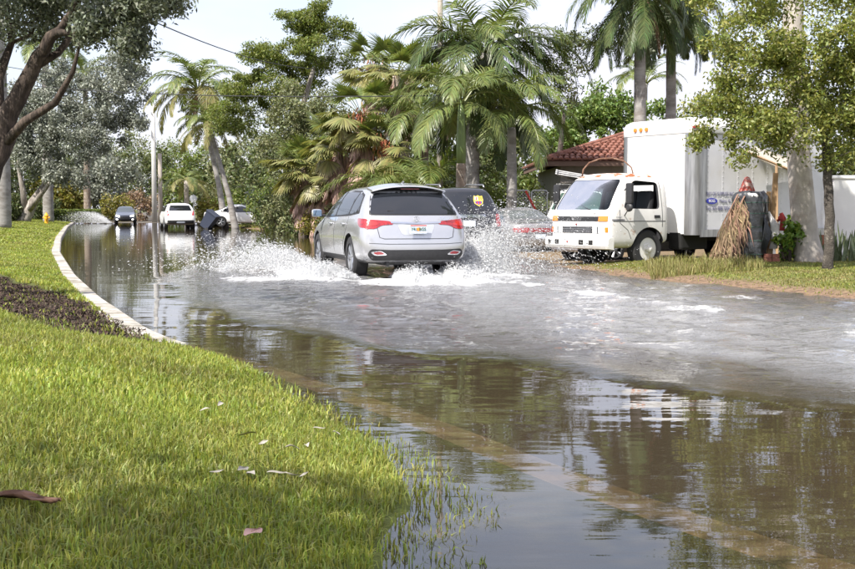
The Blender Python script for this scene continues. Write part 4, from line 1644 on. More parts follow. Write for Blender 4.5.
decal('grille', vbv, 'front', [(-.48, .68), (.48, .68), (.48, .86), (-.48, .86)], M_black, van, .010, .06, 0)
rk = MB()
for x in (-1.5, -.3, .9):
    rk.tube([(x, -.8, 1.86), (x, -.8, 2.02), (x, .8, 2.02), (x, .8, 1.86)], .018, 5)
rk.build('roof_rack', M_alu, van)
pt = thing('slatted_panel', 'stack of pale slatted shutters tilted on the old van roof', 'shutter', (vn_c.x, vn_c.y, 2.05), math.atan2(v_h.y, v_h.x))
M_pale = mat('pale_weathered_slat', (.55, .55, .56), .6, var=.2, vscale=6)
rotp = Matrix.Rotation(R(-10), 3, 'X') @ Matrix.Rotation(R(-3), 3, 'Y')
for k in range(3):
    q = MB()
    for i in range(12):
        q.box(rotp @ Vector((-1.2 + i * .22, 0, .10 + k * .055)), (.17, 1.5, .025), rotp)
    q.box(rotp @ Vector((0.0, -.77, .10 + k * .055)), (2.75, .05, .04), rotp)
    q.box(rotp @ Vector((0.0, .77, .10 + k * .055)), (2.75, .05, .04), rotp)
    q.build('shutter_layer', M_pale, pt)
MB().box((0, 0, .03), (2.2, 1.3, .06)).build('packing_board', M_bark_grey, pt)

# ------------------------------------------------------------------ box truck
t_h = Vector((-.84, -.545)).normalized()          # heading
t_left = Vector((-t_h.y, t_h.x))                  # driver's side
nose = Vector((3.72, 24.3))                      # left front bumper corner on the ground
tr_o = nose - t_left * .98                        # nose centre
TR = thing('box_truck', 'white box truck with a rusty cab roof parked on the verge facing the street', 'truck', (tr_o.x, tr_o.y, -.02), math.atan2(t_h.y, t_h.x))
# local x forward, nose at x = 0
cz = [.42, .60, .98, 1.20, 1.55, 1.92]
cy_ = [.93, .96, .975, .965, .91, .80]
cst = [
    ([-1.72] * 6, [.86, .89, .905, .90, .86, .78], [.55, .64, .98, 1.2, 1.55, 1.93]),
    ([-1.66] * 6, [.93, .96, .97, .96, .90, .80], [.50, .60, .98, 1.2, 1.55, 1.96]),
    ([-.95] * 6, cy_, [.42, .60, .98, 1.20, 1.55, 1.98]),
    ([-.62] * 4 + [-.66, -.74], cy_, cz[:5] + [1.975]),
    ([-.24, -.23, -.22, -.22, -.42, -.62], cy_, cz[:5] + [1.95]),
    ([-.10, -.08, -.07, -.10, -.31, -.53], [.91, .945, .955, .94, .885, .78], [.42, .60, .98, 1.20, 1.55, 1.90]),
    ([-.03, -.01, -.0, -.03, -.26, -.49], [.84, .88, .89, .87, .82, .72], [.44, .60, .98, 1.19, 1.54, 1.87]),
]
hull0 = lattice_mesh(cst, 0.0, .05, [.02, .03, .03, .03, .03, .02, .02])
hull = eval_mesh(hull0, [subsurf(2)])
tbv = bvh_of(hull)
inner = hull.copy()
io = bpy.data.objects.new('cutter', inner)
col.objects.link(io)
for v in inner.vertices:
    c0 = Vector((-.86, 0, 1.2))
    d = v.co - c0
    v.co = c0 + Vector((d.x * .935, d.y * .945, d.z * .93))
cut = []
wb = MB()
wb.prism(roundpoly([(-1.42, 1.235), (-1.45, 1.80), (-.80, 1.84), (-.66, 1.72), (-.40, 1.25)], .09), -1.5, 1.5, 'y')
cut.append(temp_obj(wb))
wf = MB()
wfp = roundpoly([(-.86, 1.22), (.86, 1.22), (.76, 1.86), (-.76, 1.86)], .09)
wf.prism(wfp, -.75, .6, 'x')
cut.append(temp_obj(wf))
ar_ = MB()
ar_.lathe([(.46, -1.5), (.46, 1.5)], 32, 'y', (-1.13, 0, .40))
cut.append(temp_obj(ar_))
rw = MB()
rw.prism([(-.5, 1.35), (.5, 1.35), (.5, 1.75), (-.5, 1.75)], -2.2, -1.5, 'x')
cut.append(temp_obj(rw))
M_cab = mat('cab_paint', (.74, .73, .71), .42, var=.06, vscale=4, second=(.38, .22, .13), sscale=6, slo=.60, shi=.74)
hull = eval_mesh(hull, [boolean(io)] + [boolean(c) for c in cut])
for c in cut + [io]:
    bpy.data.objects.remove(c)
hull.materials.clear()
for m in (M_cab, M_seat, M_rust):
    hull.materials.append(m)
bv_in = tbv
for p in hull.polygons:
    c = p.center
    h = tbv.find_nearest(c)
    p.material_index = 1 if h[3] > .008 else (2 if c.z > 1.905 else 0)
    p.use_smooth = True
hull.set_sharp_from_angle(angle=R(35))
link_mesh('cab', hull, None, TR)


def slab(poly, view, m, name, off=-.012):
    return decal(name, tbv, view, poly, m, TR, off, .07, 2, .006)


M_ws = bpy.data.materials.new('clear_glass')
M_ws.use_nodes = True
_n, _l = M_ws.node_tree.nodes, M_ws.node_tree.links
_n.remove(_n['Principled BSDF'])
_g = _n.new('ShaderNodeBsdfGlossy')
_g.inputs['Roughness'].default_value = .02
_t = _n.new('ShaderNodeBsdfTransparent')
_t.inputs['Color'].default_value = (.74, .84, .86, 1)
_f2 = _n.new('ShaderNodeFresnel')
_f2.inputs['IOR'].default_value = 1.2
_m = _n.new('ShaderNodeMixShader')
_l.new(_f2.outputs[0], _m.inputs[0])
_l.new(_t.outputs[0], _m.inputs[1])
_l.new(_g.outputs[0], _m.inputs[2])
_l.new(_m.outputs[0], _n['Material Output'].inputs['Surface'])
slab([(-.86, 1.22), (.86, 1.22), (.76, 1.86), (-.76, 1.86)], 'front', M_ws, 'windscreen')
slab([(-1.42, 1.235), (-1.45, 1.80), (-.80, 1.84), (-.66, 1.72), (-.40, 1.25)], 'right', M_ws, 'door_window')
# interior
it = MB()
it.bbox((-.50, 0, 1.12), (.36, 1.6, .18), .05)
it.build('dashboard', M_black, TR)
for s in (-.5, .05, .5):
    it = MB()
    it.bbox((-1.15, s, 1.02), (.5, .45, .14), .05)
    it.bbox((-1.42, s, 1.32), (.14, .44, .62), .06, Matrix.Rotation(R(-8), 3, 'Y'))
    it.build('cab_seat', M_seat, TR, smooth=True, sharp=40)
stw = MB()
ring = [(math.cos(a) * .2, math.sin(a) * .2, 0) for a in np.linspace(0, 2 * math.pi, 21)]
rm = Matrix.Rotation(R(35), 3, 'Y')
stw.tube([rm @ Vector(p) + Vector((-.72, .48, 1.3)) for p in ring], .014, 6, cap=False)
stw.tube([Vector((-.72, .48, 1.3)), Vector((-.55, .48, 1.15))], .025, 6)
stw.tube([rm @ Vector((0, -.2, 0)) + Vector((-.72, .48, 1.3)), rm @ Vector((0, .2, 0)) + Vector((-.72, .48, 1.3))], .012, 5)
stw.build('steering_wheel', M_black, TR)
pp = MB()
for i, (x, y, w) in enumerate(((-.40, -.35, .22), (-.42, -.55, .16), (-.38, .15, .2))):
    pp.box((x, y, 1.225 + .004 * i), (.16, w, .012), Matrix.Rotation(R(14 * i - 10), 3, 'Z'))
pp.build('dashboard_papers', mat('paper', (.75, .78, .8), .8), TR)
MB().lathe([(.001, 0), (.05, .01), (.06, .06), (.04, .1), (.02, .12), (.03, .15), (.001, .18)], 10, 'z', (-.40, -.62, 1.215)).build('blue_bottle', mat('blue_plastic', (.08, .30, .55), .4), TR)
# front details: pressed on to the cab's outer skin
decal('grille_band', tbv, 'front', [(-.86, .985), (.86, .985), (.86, 1.085), (-.86, 1.085)], M_black, TR, .008, .08, 0)
for s in (-1, 1):
    decal('indicator', tbv, 'front', [(s * .66, .985), (s * .89, .985), (s * .89, 1.095), (s * .66, 1.095)], M_orangelens, TR, .016, .05, 0)
    decal('headlamp', tbv, 'front', [(s * .50, .735), (s * .82, .735), (s * .82, .875), (s * .50, .875)], M_clear, TR, .012, .06, 0)
    decal('headlamp_divider', tbv, 'front', [(s * .635, .735), (s * .655, .735), (s * .655, .875), (s * .635, .875)], M_black, TR, .018, .06, 0)
    decal('marker_lamp', tbv, 'front', [(s * .84, .76), (s * .90, .76), (s * .90, .86), (s * .84, .86)], M_orangelens, TR, .016, .05, 0)
decal('lower_grille', tbv, 'front', [(-.48, .735), (.48, .735), (.48, .875), (-.48, .875)], M_black, TR, .006, .08, 0)
for k in range(4):
    decal('grille_slat', tbv, 'front', [(-.46, .745 + k * .035), (.46, .745 + k * .035), (.46, .763 + k * .035), (-.46, .763 + k * .035)], M_alu, TR, .014, .1, 0)
text_part('ISUZU', .10, mat('grille_letter', (.42, .42, .43), .4, metal=.6), TR, (.052, 0, 1.035), (R(90), 0, R(90)), sx=1.15)
text_part('NPR', .05, M_alu, TR, (.012, .52, 1.145), (R(86), 0, R(90)))
MB().lathe([(.02, .05), (.02, .06)], 10, 'x', (.0, 0, .92)).build('badge', M_red, TR)
bp_ = MB()
prof = [(-.02, .40), (.10, .42), (.13, .48), (.13, .60), (.10, .645), (-.02, .65)]
bx0 = []
ys_ = [-1.0, -.97, -.78, -.72, -.70, -.58, -.50, -.38, .18, .30, .46, .58, .80, .97, 1.0]
for y in ys_:
    k = -.09 if abs(y) > .985 else (-.02 if abs(y) > .96 else 0)
    bp_.v += [(x + k, y, z) for x, z in prof]
for i in range(len(ys_) - 1):
    for k in range(6):
        a, b = i * 6 + k, i * 6 + (k + 1) % 6
        bp_.f.append((a, b, b + 6, a + 6))
bp_.f += [tuple(range(6)), tuple((len(ys_) - 1) * 6 + k for k in range(6))]
bmp = bp_.build('bumper', M_white_dirty, TR)
for y0, w in ((-.80, .09), (-.55, .13), (.24, .15), (.55, .13)):
    MB().box((.118, y0, .545), (.03, w, .10)).build('bumper_opening', M_well, bmp)
MB().lathe([(.022, .125), (.022, .14)], 10, 'x', (0, -.2, .55)).build('bumper_reflector', M_red, bmp)
for s in (-1, 1):
    w_ = MB()
    w_.tube([(-.10, s * .18, 1.245), (-.12, s * .18 - .1, 1.27), (-.22, s * .18 - .52, 1.40)], [.014, .012, .008], 5)
    w_.build('windscreen_wiper', M_black, TR)
    m_ = MB()
    m_.tube([(-.42, s * .96, 1.62), (-.36, s * 1.14, 1.72), (-.36, s * 1.16, 1.25), (-.42, s * .97, 1.10)], .012, 6)
    m_.build('mirror_bracket', M_black, TR)
    m_ = MB()
    m_.bbox((-.37, s * 1.17, 1.56), (.07, .19, .42), .03)
    m_.lathe([(.001, -.05), (.08, -.04), (.09, 0), (.06, .03), (.001, .035)], 14, 'x', (-.36, s * 1.16, 1.27))
    m_.build('door_mirror', M_black, TR, smooth=True, sharp=40)
    sd_ = 'left' if s > 0 else 'right'
    line_decal('door_gap', tbv, sd_, [(-.30, 1.22), (-.30, .95), (-.52, .80), (-.62, .62)], .012, M_seam, TR)
    line_decal('door_gap', tbv, sd_, [(-1.50, 1.84), (-1.50, .86)], .012, M_seam, TR)
    line_decal('door_crease', tbv, sd_, [(-1.6, .985), (-.06, .985)], .014, M_seam, TR, .004)
    decal('door_handle', tbv, sd_, [(-1.42, 1.05), (-1.26, 1.05), (-1.26, 1.11), (-1.42, 1.11)], M_black, TR, .014, .05, 0)
    decal('stripe_badge', tbv, sd_, [(-.42, 1.0), (-.10, 1.0), (-.10, 1.03), (-.42, 1.03)], mat('grey_badge', (.2, .2, .22), .5), TR, .006, .05, 0)
    text_part('TURBO', .05, MATS['grey_badge'], TR, (-.26, s * (.985), 1.065), (R(90), 0, R(180) if s > 0 else 0))
vis = MB()
vis.tube([(-.62, -.62, 1.93), (-.64, -.60, 2.10), (-.70, -.48, 2.24), (-.80, -.25, 2.32), (-.92, .02, 2.33), (-1.04, .26, 2.26), (-1.12, .40, 2.12), (-1.14, .44, 1.97)], .018, 6)
vis.build('roof_hoop', M_rustbare, TR, smooth=True)
# chassis, box
ch = MB()
for s in (-1, 1):
    ch.box((-3.6, s * .38, .62), (5.6, .08, .18))
for x in (-2.4, -3.6, -4.8):
    ch.box((x, 0, .60), (.1, .72, .1))
ch.bbox((-2.6, .62, .56), (.8, .4, .4), .05)
ch.build('chassis', M_well, TR)
BX0, BX1, BW, BZ0, BZ1 = -2.2, -6.5, 1.20, .70, 3.2
bxm = MB()
bxm.box(((BX0 - .31 + BX1) / 2, 0, (BZ0 + BZ1 - .2) / 2), (BX0 - .31 - BX1, BW * 2 - .06, BZ1 - BZ0 - .2))
bxm.box((BX0 - .19, 0, (BZ0 + BZ1 - .2) / 2), (.236, BW * 2 - .66, BZ1 - BZ0 - .21))
boxp = bxm.build('cargo_box', M_box_side, TR)
# front wall, roof cap and rounded corner posts
fw = MB()
fw.box((BX0 - .03, 0, (BZ0 + BZ1 - .34) / 2), (.05, BW * 2 - .60, BZ1 - BZ0 - .34))
fw.build('box_front_panel', mat('box_white', (.80, .80, .79), .5, var=.05, vscale=3, second=(.62, .6, .57), sscale=3, slo=.6, shi=.8), TR)
for s in (-1, 1):
    cp = MB()
    pr = [(BX0 - .30 + .31 * math.sin(a), s * (BW - .30 + .31 * math.cos(a))) for a in np.linspace(0, math.pi / 2, 13)]
    poly = pr + [(BX0 - .06, s * (BW - .30)), (BX0 - .30, s * (BW - .06))]
    cp.prism(poly, BZ0 - .02, BZ1 - .33, 'z')
    cp.build('corner_post', M_alu, TR, smooth=True, sharp=30)
rc = MB()                                       # moulded radius cap over the front and the roof
prf = [(0, BZ1 - .33), (.012, BZ1 - .30), (.012, BZ1 - .16), (-.03, BZ1 - .06), (-.11, BZ1 - .005), (-.22, BZ1 + .01)]
seg = [(BW, -BW)]
outl = []
for a in np.linspace(0, math.pi / 2, 7):
    outl.append((-.30 + .30 * math.sin(a), BW - .30 + .30 * math.cos(a)))
outl = outl + [(x, -y) for x, y in reversed(outl)]
outl = [(BX1 - BX0, BW)] + outl + [(BX1 - BX0, -BW)]
ins = [(0, BZ1 - .33), (-.004, BZ1 - .33), (-.004, BZ1 - .14), (.03, BZ1 - .06), (.10, BZ1 - .012), (.2, BZ1 + .01)]
rows = []
for d_, z_ in [(-.006, BZ1 - .34), (-.012, BZ1 - .33), (-.012, BZ1 - .14), (.03, BZ1 - .055), (.11, BZ1 - .005), (.24, BZ1 + .012)]:
    ring_ = []
    for x, y in outl:
        sc_y = (BW - d_) / BW
        ring_.append((BX0 + x - (d_ if x > -.5 else 0), y * sc_y, z_))
    rows.append(ring_)
for r_ in rows:
    rc.v += r_
no = len(outl)
for i in range(len(rows) - 1):
    for k in range(no - 1):
        a = i * no + k
        rc.f.append((a, a + 1, a + 1 + no, a + no))
rc.f.append(tuple((len(rows) - 1) * no + k for k in range(no)))
rc.build('roof_cap', mat('roof_cap_white', (.68, .68, .68), .45, var=.08, vscale=3), TR, smooth=True, sharp=40, fixn=True)
for y in (-.28, -.10, .08):
    lm = MB()
    lm.lathe([(.05, BX0 - .0), (.045, BX0 + .045), (.001, BX0 + .05)], 12, 'x', (0, y - .35, BZ1 - .20))
    lm.build('clearance_lamp', M_orangelens, TR)
MB().bbox((BX0 - .05, BW - .04, BZ1 - .22), (.16, .10, .05), .02, Matrix.Rotation(R(-45), 3, 'Z')).build('corner_marker_lamp', M_red, TR)
# side posts with rivets, rails
for s in (-1, 1):
    ra = MB()
    ra.box(((BX0 + BX1) / 2 - .09, s * (BW - .012), BZ0 + .02), (BX0 - BX1 - .2, .035, .16))
    ra.build('bottom_rail', M_alu, TR)
    for k in range(9):
        x = BX0 - .40 - k * .47
        sm_ = MB()
        sm_.box((x, s * (BW - .0295), (BZ0 + BZ1) / 2 - .08), (.05, .004, BZ1 - BZ0 - .36))
        for i in range(16):
            z = BZ0 + .2 + i * .115
            sm_.lathe([(.010, s * (BW - .025)), (.006, s * (BW - .018))], 5, 'y', (x, 0, z))
        sm_.build('side_seam', M_box_side, TR)
for s in (-1, 1):
    wheel(TR, -1.13, s * .80, .40, .24, M_white_dirty, 5, s, steel=True)
    for dy in (0, -.27):
        wheel(TR, -5.1, s * (.86 + dy), .40, .22, M_white_dirty, 5, s, steel=True)
# lettering on the driver's side of the box
M_ink = mat('blue_grey_ink', (.16, .16, .26), .6)
M_inkblue = mat('blue_ink', (.03, .04, .38), .5)
ly = BW - .018
text_part('BAY OF SUPPLIES INC.', .125, M_ink, TR, (BX0 - .36, ly, 1.56), (R(90), 0, R(180)), align='LEFT', sx=.72)
ov = MB()
ov.prism([(BX0 - .53 + .17 * math.cos(a) * 1, 1.41 + .065 * math.sin(a)) for a in np.linspace(0, 2 * math.pi, 25)[:-1]], ly - .002, ly + .004, 'y')
ovl = ov.build('oval_logo', M_inkblue, TR)
text_part('BOSS', .085, mat('logo_white', (.8, .8, .8), .5), ovl, (BX0 - .53, ly + .006, 1.41), (R(90), 0, R(180)))
text_part('Miami, FL', .105, M_ink, TR, (BX0 - .76, ly, 1.41), (R(90), 0, R(180)), align='LEFT', sx=.9)
text_part('Tel: 305 888 3006', .125, M_ink, TR, (BX0 - .36, ly, 1.25), (R(90), 0, R(180)), align='LEFT', sx=.8)

# ------------------------------------------------------------------ house with the clay tile roof
def gz(x, y):
    if x < float(xL(y)):
        return float(lawn_z(x, y))
    if x > float(xR(y)):
        return float(verge_z(x, y))
    return float(road_z(x, y))


def gp(px, Y, dz=0.0):
    x = (px - 427.5) / FPX * Y
    return (x, Y, gz(x, Y) + dz)


HX0, HX1, HY0, HY1, HE, HR = 4.5, 13.0, 44.6, 55.0, 2.95, 4.55
house = thing('house', 'single storey house with a red clay tile roof behind the box truck', 'house', (HX0, HY0, .1))
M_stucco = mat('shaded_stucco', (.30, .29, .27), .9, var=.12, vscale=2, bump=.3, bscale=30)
M_tile = mat('clay_tile', (.24, .10, .07), .8, var=.35, vscale=3, second=(.22, .10, .075), sscale=4, slo=.5, shi=.7, bump=.3)
w = MB()
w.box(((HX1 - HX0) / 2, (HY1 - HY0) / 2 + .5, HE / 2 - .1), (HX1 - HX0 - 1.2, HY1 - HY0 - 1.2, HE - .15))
w.build('wall', M_stucco, house)
fa = MB()
fa.box(((HX1 - HX0) / 2, -.02, HE - .13), (HX1 - HX0 + .1, .06, .2))
fa.box((-.03, (HY1 - HY0) / 2, HE - .13), (.06, HY1 - HY0, .2))
fa.build('fascia', mat('fascia_brown', (.16, .10, .075), .8), house)
W_, D_ = HX1 - HX0, HY1 - HY0
rise = HR - HE
hipx = 5.0
rf = MB()
rf.add([(-.1, -.1, HE - .04), (W_, -.1, HE - .04), (W_, D_, HE - .04), (-.1, D_, HE - .04), (hipx, D_ / 2, HR), (W_, D_ / 2, HR)],
       [(0, 1, 5, 4), (0, 4, 3), (3, 4, 5, 2), (0, 3, 2, 1), (1, 2, 5)])
roof = rf.build('roof', mat('roof_underlay', (.20, .075, .05), .9), house)
# barrel tiles: each a half pipe
tm = MB()
nn_ = 6
for e_, r_ in ((0, .105), (.46, .085)):
    for k in range(nn_ + 1):
        a = math.pi * k / nn_
        tm.v.append((math.cos(a) * r_, e_, math.sin(a) * r_ * .85 + (.03 if e_ == 0 else .0)))
for k in range(nn_):
    tm.f.append((k, k + 1, nn_ + 2 + k, nn_ + 1 + k))
tm.f.append(tuple(range(nn_, -1, -1)))
tile_me = bpy.data.meshes.new('roof_tile')
tile_me.from_pydata(tm.v, [], tm.f)
tile_me.materials.append(M_tile)
sl = math.atan2(rise, D_ / 2)
sl_len = math.hypot(rise, D_ / 2)
ntile = 0
stuffv = MB()
g_ = random.Random(3)
for r_ in range(14):
    d_ = -.12 + r_ * .40
    if d_ > sl_len - .2:
        break
    yy_, zz_ = d_ * math.cos(sl), HE + d_ * math.sin(sl)
    xhip = hipx * max(0, yy_) / (D_ / 2)
    x = xhip + .05
    c_ = 0
    while x < W_ - .1:
        if ntile < 290 and x < 6.2:
            o = bpy.data.objects.new('roof_tile', tile_me)
            col.objects.link(o)
            o.parent = roof
            o.location = (x + g_.uniform(-.015, .015), yy_, zz_ + g_.uniform(0, .015))
            o.rotation_euler = (sl, 0, g_.uniform(-.05, .05))
            ntile += 1
        else:
            rot = Matrix.Rotation(sl, 3, 'X')
            stuffv.add([rot @ Vector(v) + Vector((x, yy_, zz_)) for v in tm.v], tm.f)
        x += .225
sl2 = math.atan2(rise, hipx)
for r_ in range(13):                                   # tiles on the hip end
    d_ = -.12 + r_ * .40
    xx_, zz_ = d_ * math.cos(sl2), HE + d_ * math.sin(sl2)
    if xx_ > hipx:
        break
    y = (D_ / 2) * max(0, xx_) / hipx + .1
    while y < D_ - (D_ / 2) * max(0, xx_) / hipx:
        rot = Matrix.Rotation(R(-90), 3, 'Z') @ Matrix.Rotation(sl2, 3, 'X')
        stuffv.add([rot @ Vector(v) + Vector((xx_, y, zz_)) for v in tm.v], tm.f)
        y += .225
o = stuffv.build('further_tiles', M_tile, roof, fixn=False)
o['kind'] = 'stuff'
hp = MB()
for k in range(16):
    f = k / 16
    p0 = Vector((0, 0, HE + .08)).lerp(Vector((hipx, D_ / 2, HR + .1)), f)
    p1 = Vector((0, 0, HE + .08)).lerp(Vector((hipx, D_ / 2, HR + .1)), f + .07)
    hp.tube([p0, p1], [.12, .10], 8)
hp.build('hip_ridge', M_tile, roof, smooth=True, sharp=40)
for xw in (1.6, 4.2):
    f_ = MB()
    f_.box((xw, .575, 1.55), (1.3, .05, 1.2))
    wn_ = f_.build('window', M_white, house)
    MB().box((xw, .535, 1.55), (1.16, .04, 1.06)).build('pane', M_glass, wn_)
    MB().box((xw, .512, 1.55), (.05, .02, 1.06)).build('mullion', M_white, wn_)

# white garden wall, reddish gate post boards
gwx = 9.95
gw = MB()
gw.bbox((3.2, 0, .95), (6.4, .2, 1.95), .02)
gw.bbox((3.2, 0, 1.95), (6.5, .28, .08), .02)
gwo = thing('garden_wall', 'bright white rendered garden wall behind the slim dark trunk', 'wall', (gwx, 29.3, .05))
gw.build('wall', mat('white_render', (.80, .80, .78), .8, var=.05, vscale=2), gwo)
gt = thing('gate_post', 'reddish brown wooden boards of a gate beside the white wall', 'gate', (9.32, 28.9, .05))
M_redwood = mat('redwood_board', (.27, .105, .055), .7, var=.25, vscale=5, stretch=(6, 6, .6))
for k in range(3):
    MB().bbox((k * .17, 0, .95), (.155, .05, 1.85 + .03 * (k % 2)), .01).build('board', M_redwood, gt)
MB().box((.17, .05, .5), (.5, .04, .1)).build('rail', M_redwood, gt)
MB().box((.17, .05, 1.5), (.5, .04, .1)).build('rail', M_redwood, gt)
# low wall with a red band between truck and gate
lw = thing('porch_screen', 'dim grey porch wall with a red patterned band beside the gate', 'wall', (7.9, 31.2, .05))
MB().box((.9, 0, .7), (2.6, .15, 1.4)).build('wall', mat('porch_grey', (.22, .22, .25), .9, var=.1), lw)
for k in range(12):
    MB().box((-.3 + k * .215, -.085, 1.32), (.12, .02, .12), Matrix.Rotation(R(45), 3, 'Y')).build('band_tile', mat('red_band', (.40, .05, .04), .7), lw)
MB().box((.9, -.079, 1.32), (2.6, .006, .2)).build('band', mat('band_dark', (.12, .05, .05), .7), lw)

# chain link gate panels
cg = thing('wire_gate', 'white framed chain link gate panels behind the grey sedan', 'gate', (2.95, 41.0, .1), R(4))
for k in range(2):
    fx = k * .62
    fr_ = MB()
    loop = [(fx + .02, 0, .15), (fx + .02, 0, 1.70), (fx + .07, 0, 1.76), (fx + .52, 0, 1.76), (fx + .57, 0, 1.70), (fx + .57, 0, .15), (fx + .02, 0, .15)]
    fr_.tube(loop, .022, 6)
    fo = fr_.build('frame', mat('galvanised', (.62, .63, .64), .4, metal=.5), cg)
    ms = MB()
    for i in range(-12, 6):
        a0 = Vector((fx + .02, 0, 1.7 + i * .11))
        for sgn in (1, -1):
            p0 = Vector((fx + .02, .004 * sgn, .15 + (i + 12) * .11)) if sgn > 0 else Vector((fx + .57, .004 * sgn, .15 + (i + 12) * .11))
            p1 = p0 + Vector((.55 * sgn, 0, .55))
            if p0.z > 1.72:
                continue
            if p1.z > 1.75:
                f = (1.75 - p0.z) / .55
                p1 = p0.lerp(p1, f)
            ms.tube([p0, p1], .007, 4, cap=False)
    ms.build('wire_mesh', MATS['galvanised'], fo, fixn=False)
MB().box((.66, -.06, 1.3), (.07, .03, 1.0), Matrix.Rotation(R(-28), 3, 'Y')).build('red_bar', mat('red_bar', (.55, .05, .04), .6), cg)

# ------------------------------------------------------------------ utility poles, wires, sign, hydrant, bin
M_pole = mat('weathered_pole', (.33, .29, .25), .9, var=.25, vscale=4, stretch=(6, 6, .5), bump=.4)
M_concpole = mat('concrete_pole', (.50, .49, .47), .85, var=.12, vscale=2)


def pole(name, label, base, h, r0, r1, m, band=None, arm=None):
    t = thing(name, label, 'utility pole', base)
    MB().tube([(0, 0, -.2), (0, 0, h * .5), (.0, 0, h)], [r0, (r0 + r1) / 2, r1], 12).build('pole', m, t, smooth=True)
    if band:
        MB().lathe([(r0 * 1.04, band), (r0 * 1.04, band + .9)], 12).build('metal_band', M_alu, t)
    if arm:
        MB().tube([(0, 0, h * .86), (arm * .5, 0, h * .86 + .35), (arm, 0, h * .86 + .3)], .05, 6).build('lamp_arm', M_alu, t, smooth=True)
        MB().bbox((arm, 0, h * .86 + .27), (.6, .22, .12), .05).build('lamp_head', M_alu, t)
    return t


pole('utility_pole', 'slim wooden utility pole with a metal band among the royal palms', gp(440, 43), 11, .12, .09, M_pole, band=3.2)
pole('concrete_utility_pole', 'pale concrete utility pole at the far corner of the street', gp(155, 106), 10.5, .24, .18, M_concpole)
pole('wooden_utility_pole', 'shorter weathered wooden pole beside the pale concrete pole', gp(161, 108), 6.2, .22, .18, M_pole)
M_wire = mat('cable', (.03, .03, .032), .7)


def wire(pts, r, label):
    P_ = [Vector(p) for p in pts]
    out = []
    for i in range(21):
        f = i / 20
        q = P_[0].lerp(P_[1], f)
        q.z -= math.sin(math.pi * f) * (P_[1] - P_[0]).length * .012
        out.append(q)
    o = MB().tube(out, r, 5).build('overhead_cable', M_wire)
    tag(o, label, 'cable', 'overhead cables')


a_, b_ = atY(185, 18, 32), atY(250, 44, 42)
dv = (b_ - a_)
wire([a_ - dv * 1.6, b_ + dv * 2.0], .016, 'black cable crossing the open sky above the feathery tree')
wire([atY(-60, 78, 62), atY(440, 97, 43)], .02, 'heavy black cable strung level across the street to the slim wooden pole')
wire([atY(155, 78, 106), atY(-60, 55, 60)], .02, 'thin cable running left from the concrete pole into the silver foliage')
wire([atY(155, 101, 106), atY(-60, 95, 60)], .02, 'lowest cable running left from the concrete pole behind the silver foliage')

sg = thing('street_sign', 'white street sign on a slim post at the far corner', 'sign', gp(194, 90, .05))
MB().tube([(0, 0, 0), (0, 0, 2.4)], .035, 6).build('post', M_alu, sg)
MB().prism([(.30 * math.cos(R(22.5 + 45 * k)), 2.05 + .30 * math.sin(R(22.5 + 45 * k))) for k in range(8)], -.06, -.04, 'y').build('sign_panel', mat('sign_back', (.62, .63, .64), .5), sg)

hy = thing('fire_hydrant', 'yellow fire hydrant on the lawn by the kerb', 'fire hydrant', gp(47, 80))
M_hyd = mat('hydrant_yellow', (.75, .38, .02), .5)
MB().lathe([(.17, 0), (.17, .05), (.12, .06), (.115, .50), (.15, .52), (.15, .57), (.12, .60), (.09, .68), (.04, .72), (.035, .77), (.001, .78)], 16).build('barrel', M_hyd, hy, smooth=True, sharp=40)
for sx in (-1, 1):
    MB().lathe([(.055, sx * .10), (.055, sx * .19), (.065, sx * .19), (.065, sx * .23), (.02, sx * .24)], 10, 'x', (0, 0, .42)).build('side_outlet', M_hyd, hy)
MB().lathe([(.075, -.10), (.075, -.20), (.085, -.20), (.085, -.25), (.02, -.26)], 12, 'y', (0, 0, .36)).build('front_outlet', M_hyd, hy)

bn = thing('wheelie_bin', 'dark blue wheeled rubbish bin tipped over beside the palms', 'bin', gp(205, 72.5, .04), R(-15))
M_bin = mat('bin_plastic', (.022, .03, .055), .5)
rb_ = Matrix.Rotation(R(36), 3, 'Y')
bb = MB()
for z, hw, hd in ((0, .26, .26), (.02, .27, .27), (.95, .33, .36), (1.0, .35, .38), (1.02, .35, .38)):
    bb.v += [tuple(rb_ @ Vector((sx * hd, sy * hw, z))) for sx, sy in ((-1, -1), (1, -1), (1, 1), (-1, 1))]
for i in range(4):
    for k in range(4):
        bb.f.append((i * 4 + k, i * 4 + (k + 1) % 4, i * 4 + 4 + (k + 1) % 4, i * 4 + 4 + k))
bb.f += [(3, 2, 1, 0), (16, 17, 18, 19)]
bo = bb.build('tub', M_bin, bn)
bo.location.z = .16
lid = MB()
lid.bbox(rb_ @ Vector((0, 0, 1.06)), (.80, .74, .07), .03, rb_)
lo_ = lid.build('lid', M_bin, bn)
lo_.location.z = .16
for s in (-1, 1):
    wmb = MB()
    wmb.lathe([(.11, -.03), (.12, -.02), (.12, .02), (.11, .03)], 14, 'y', rb_ @ Vector((.27, s * .30, .06)))
    q = wmb.build('bin_wheel', M_tyre, bn)
    q.location.z = .16

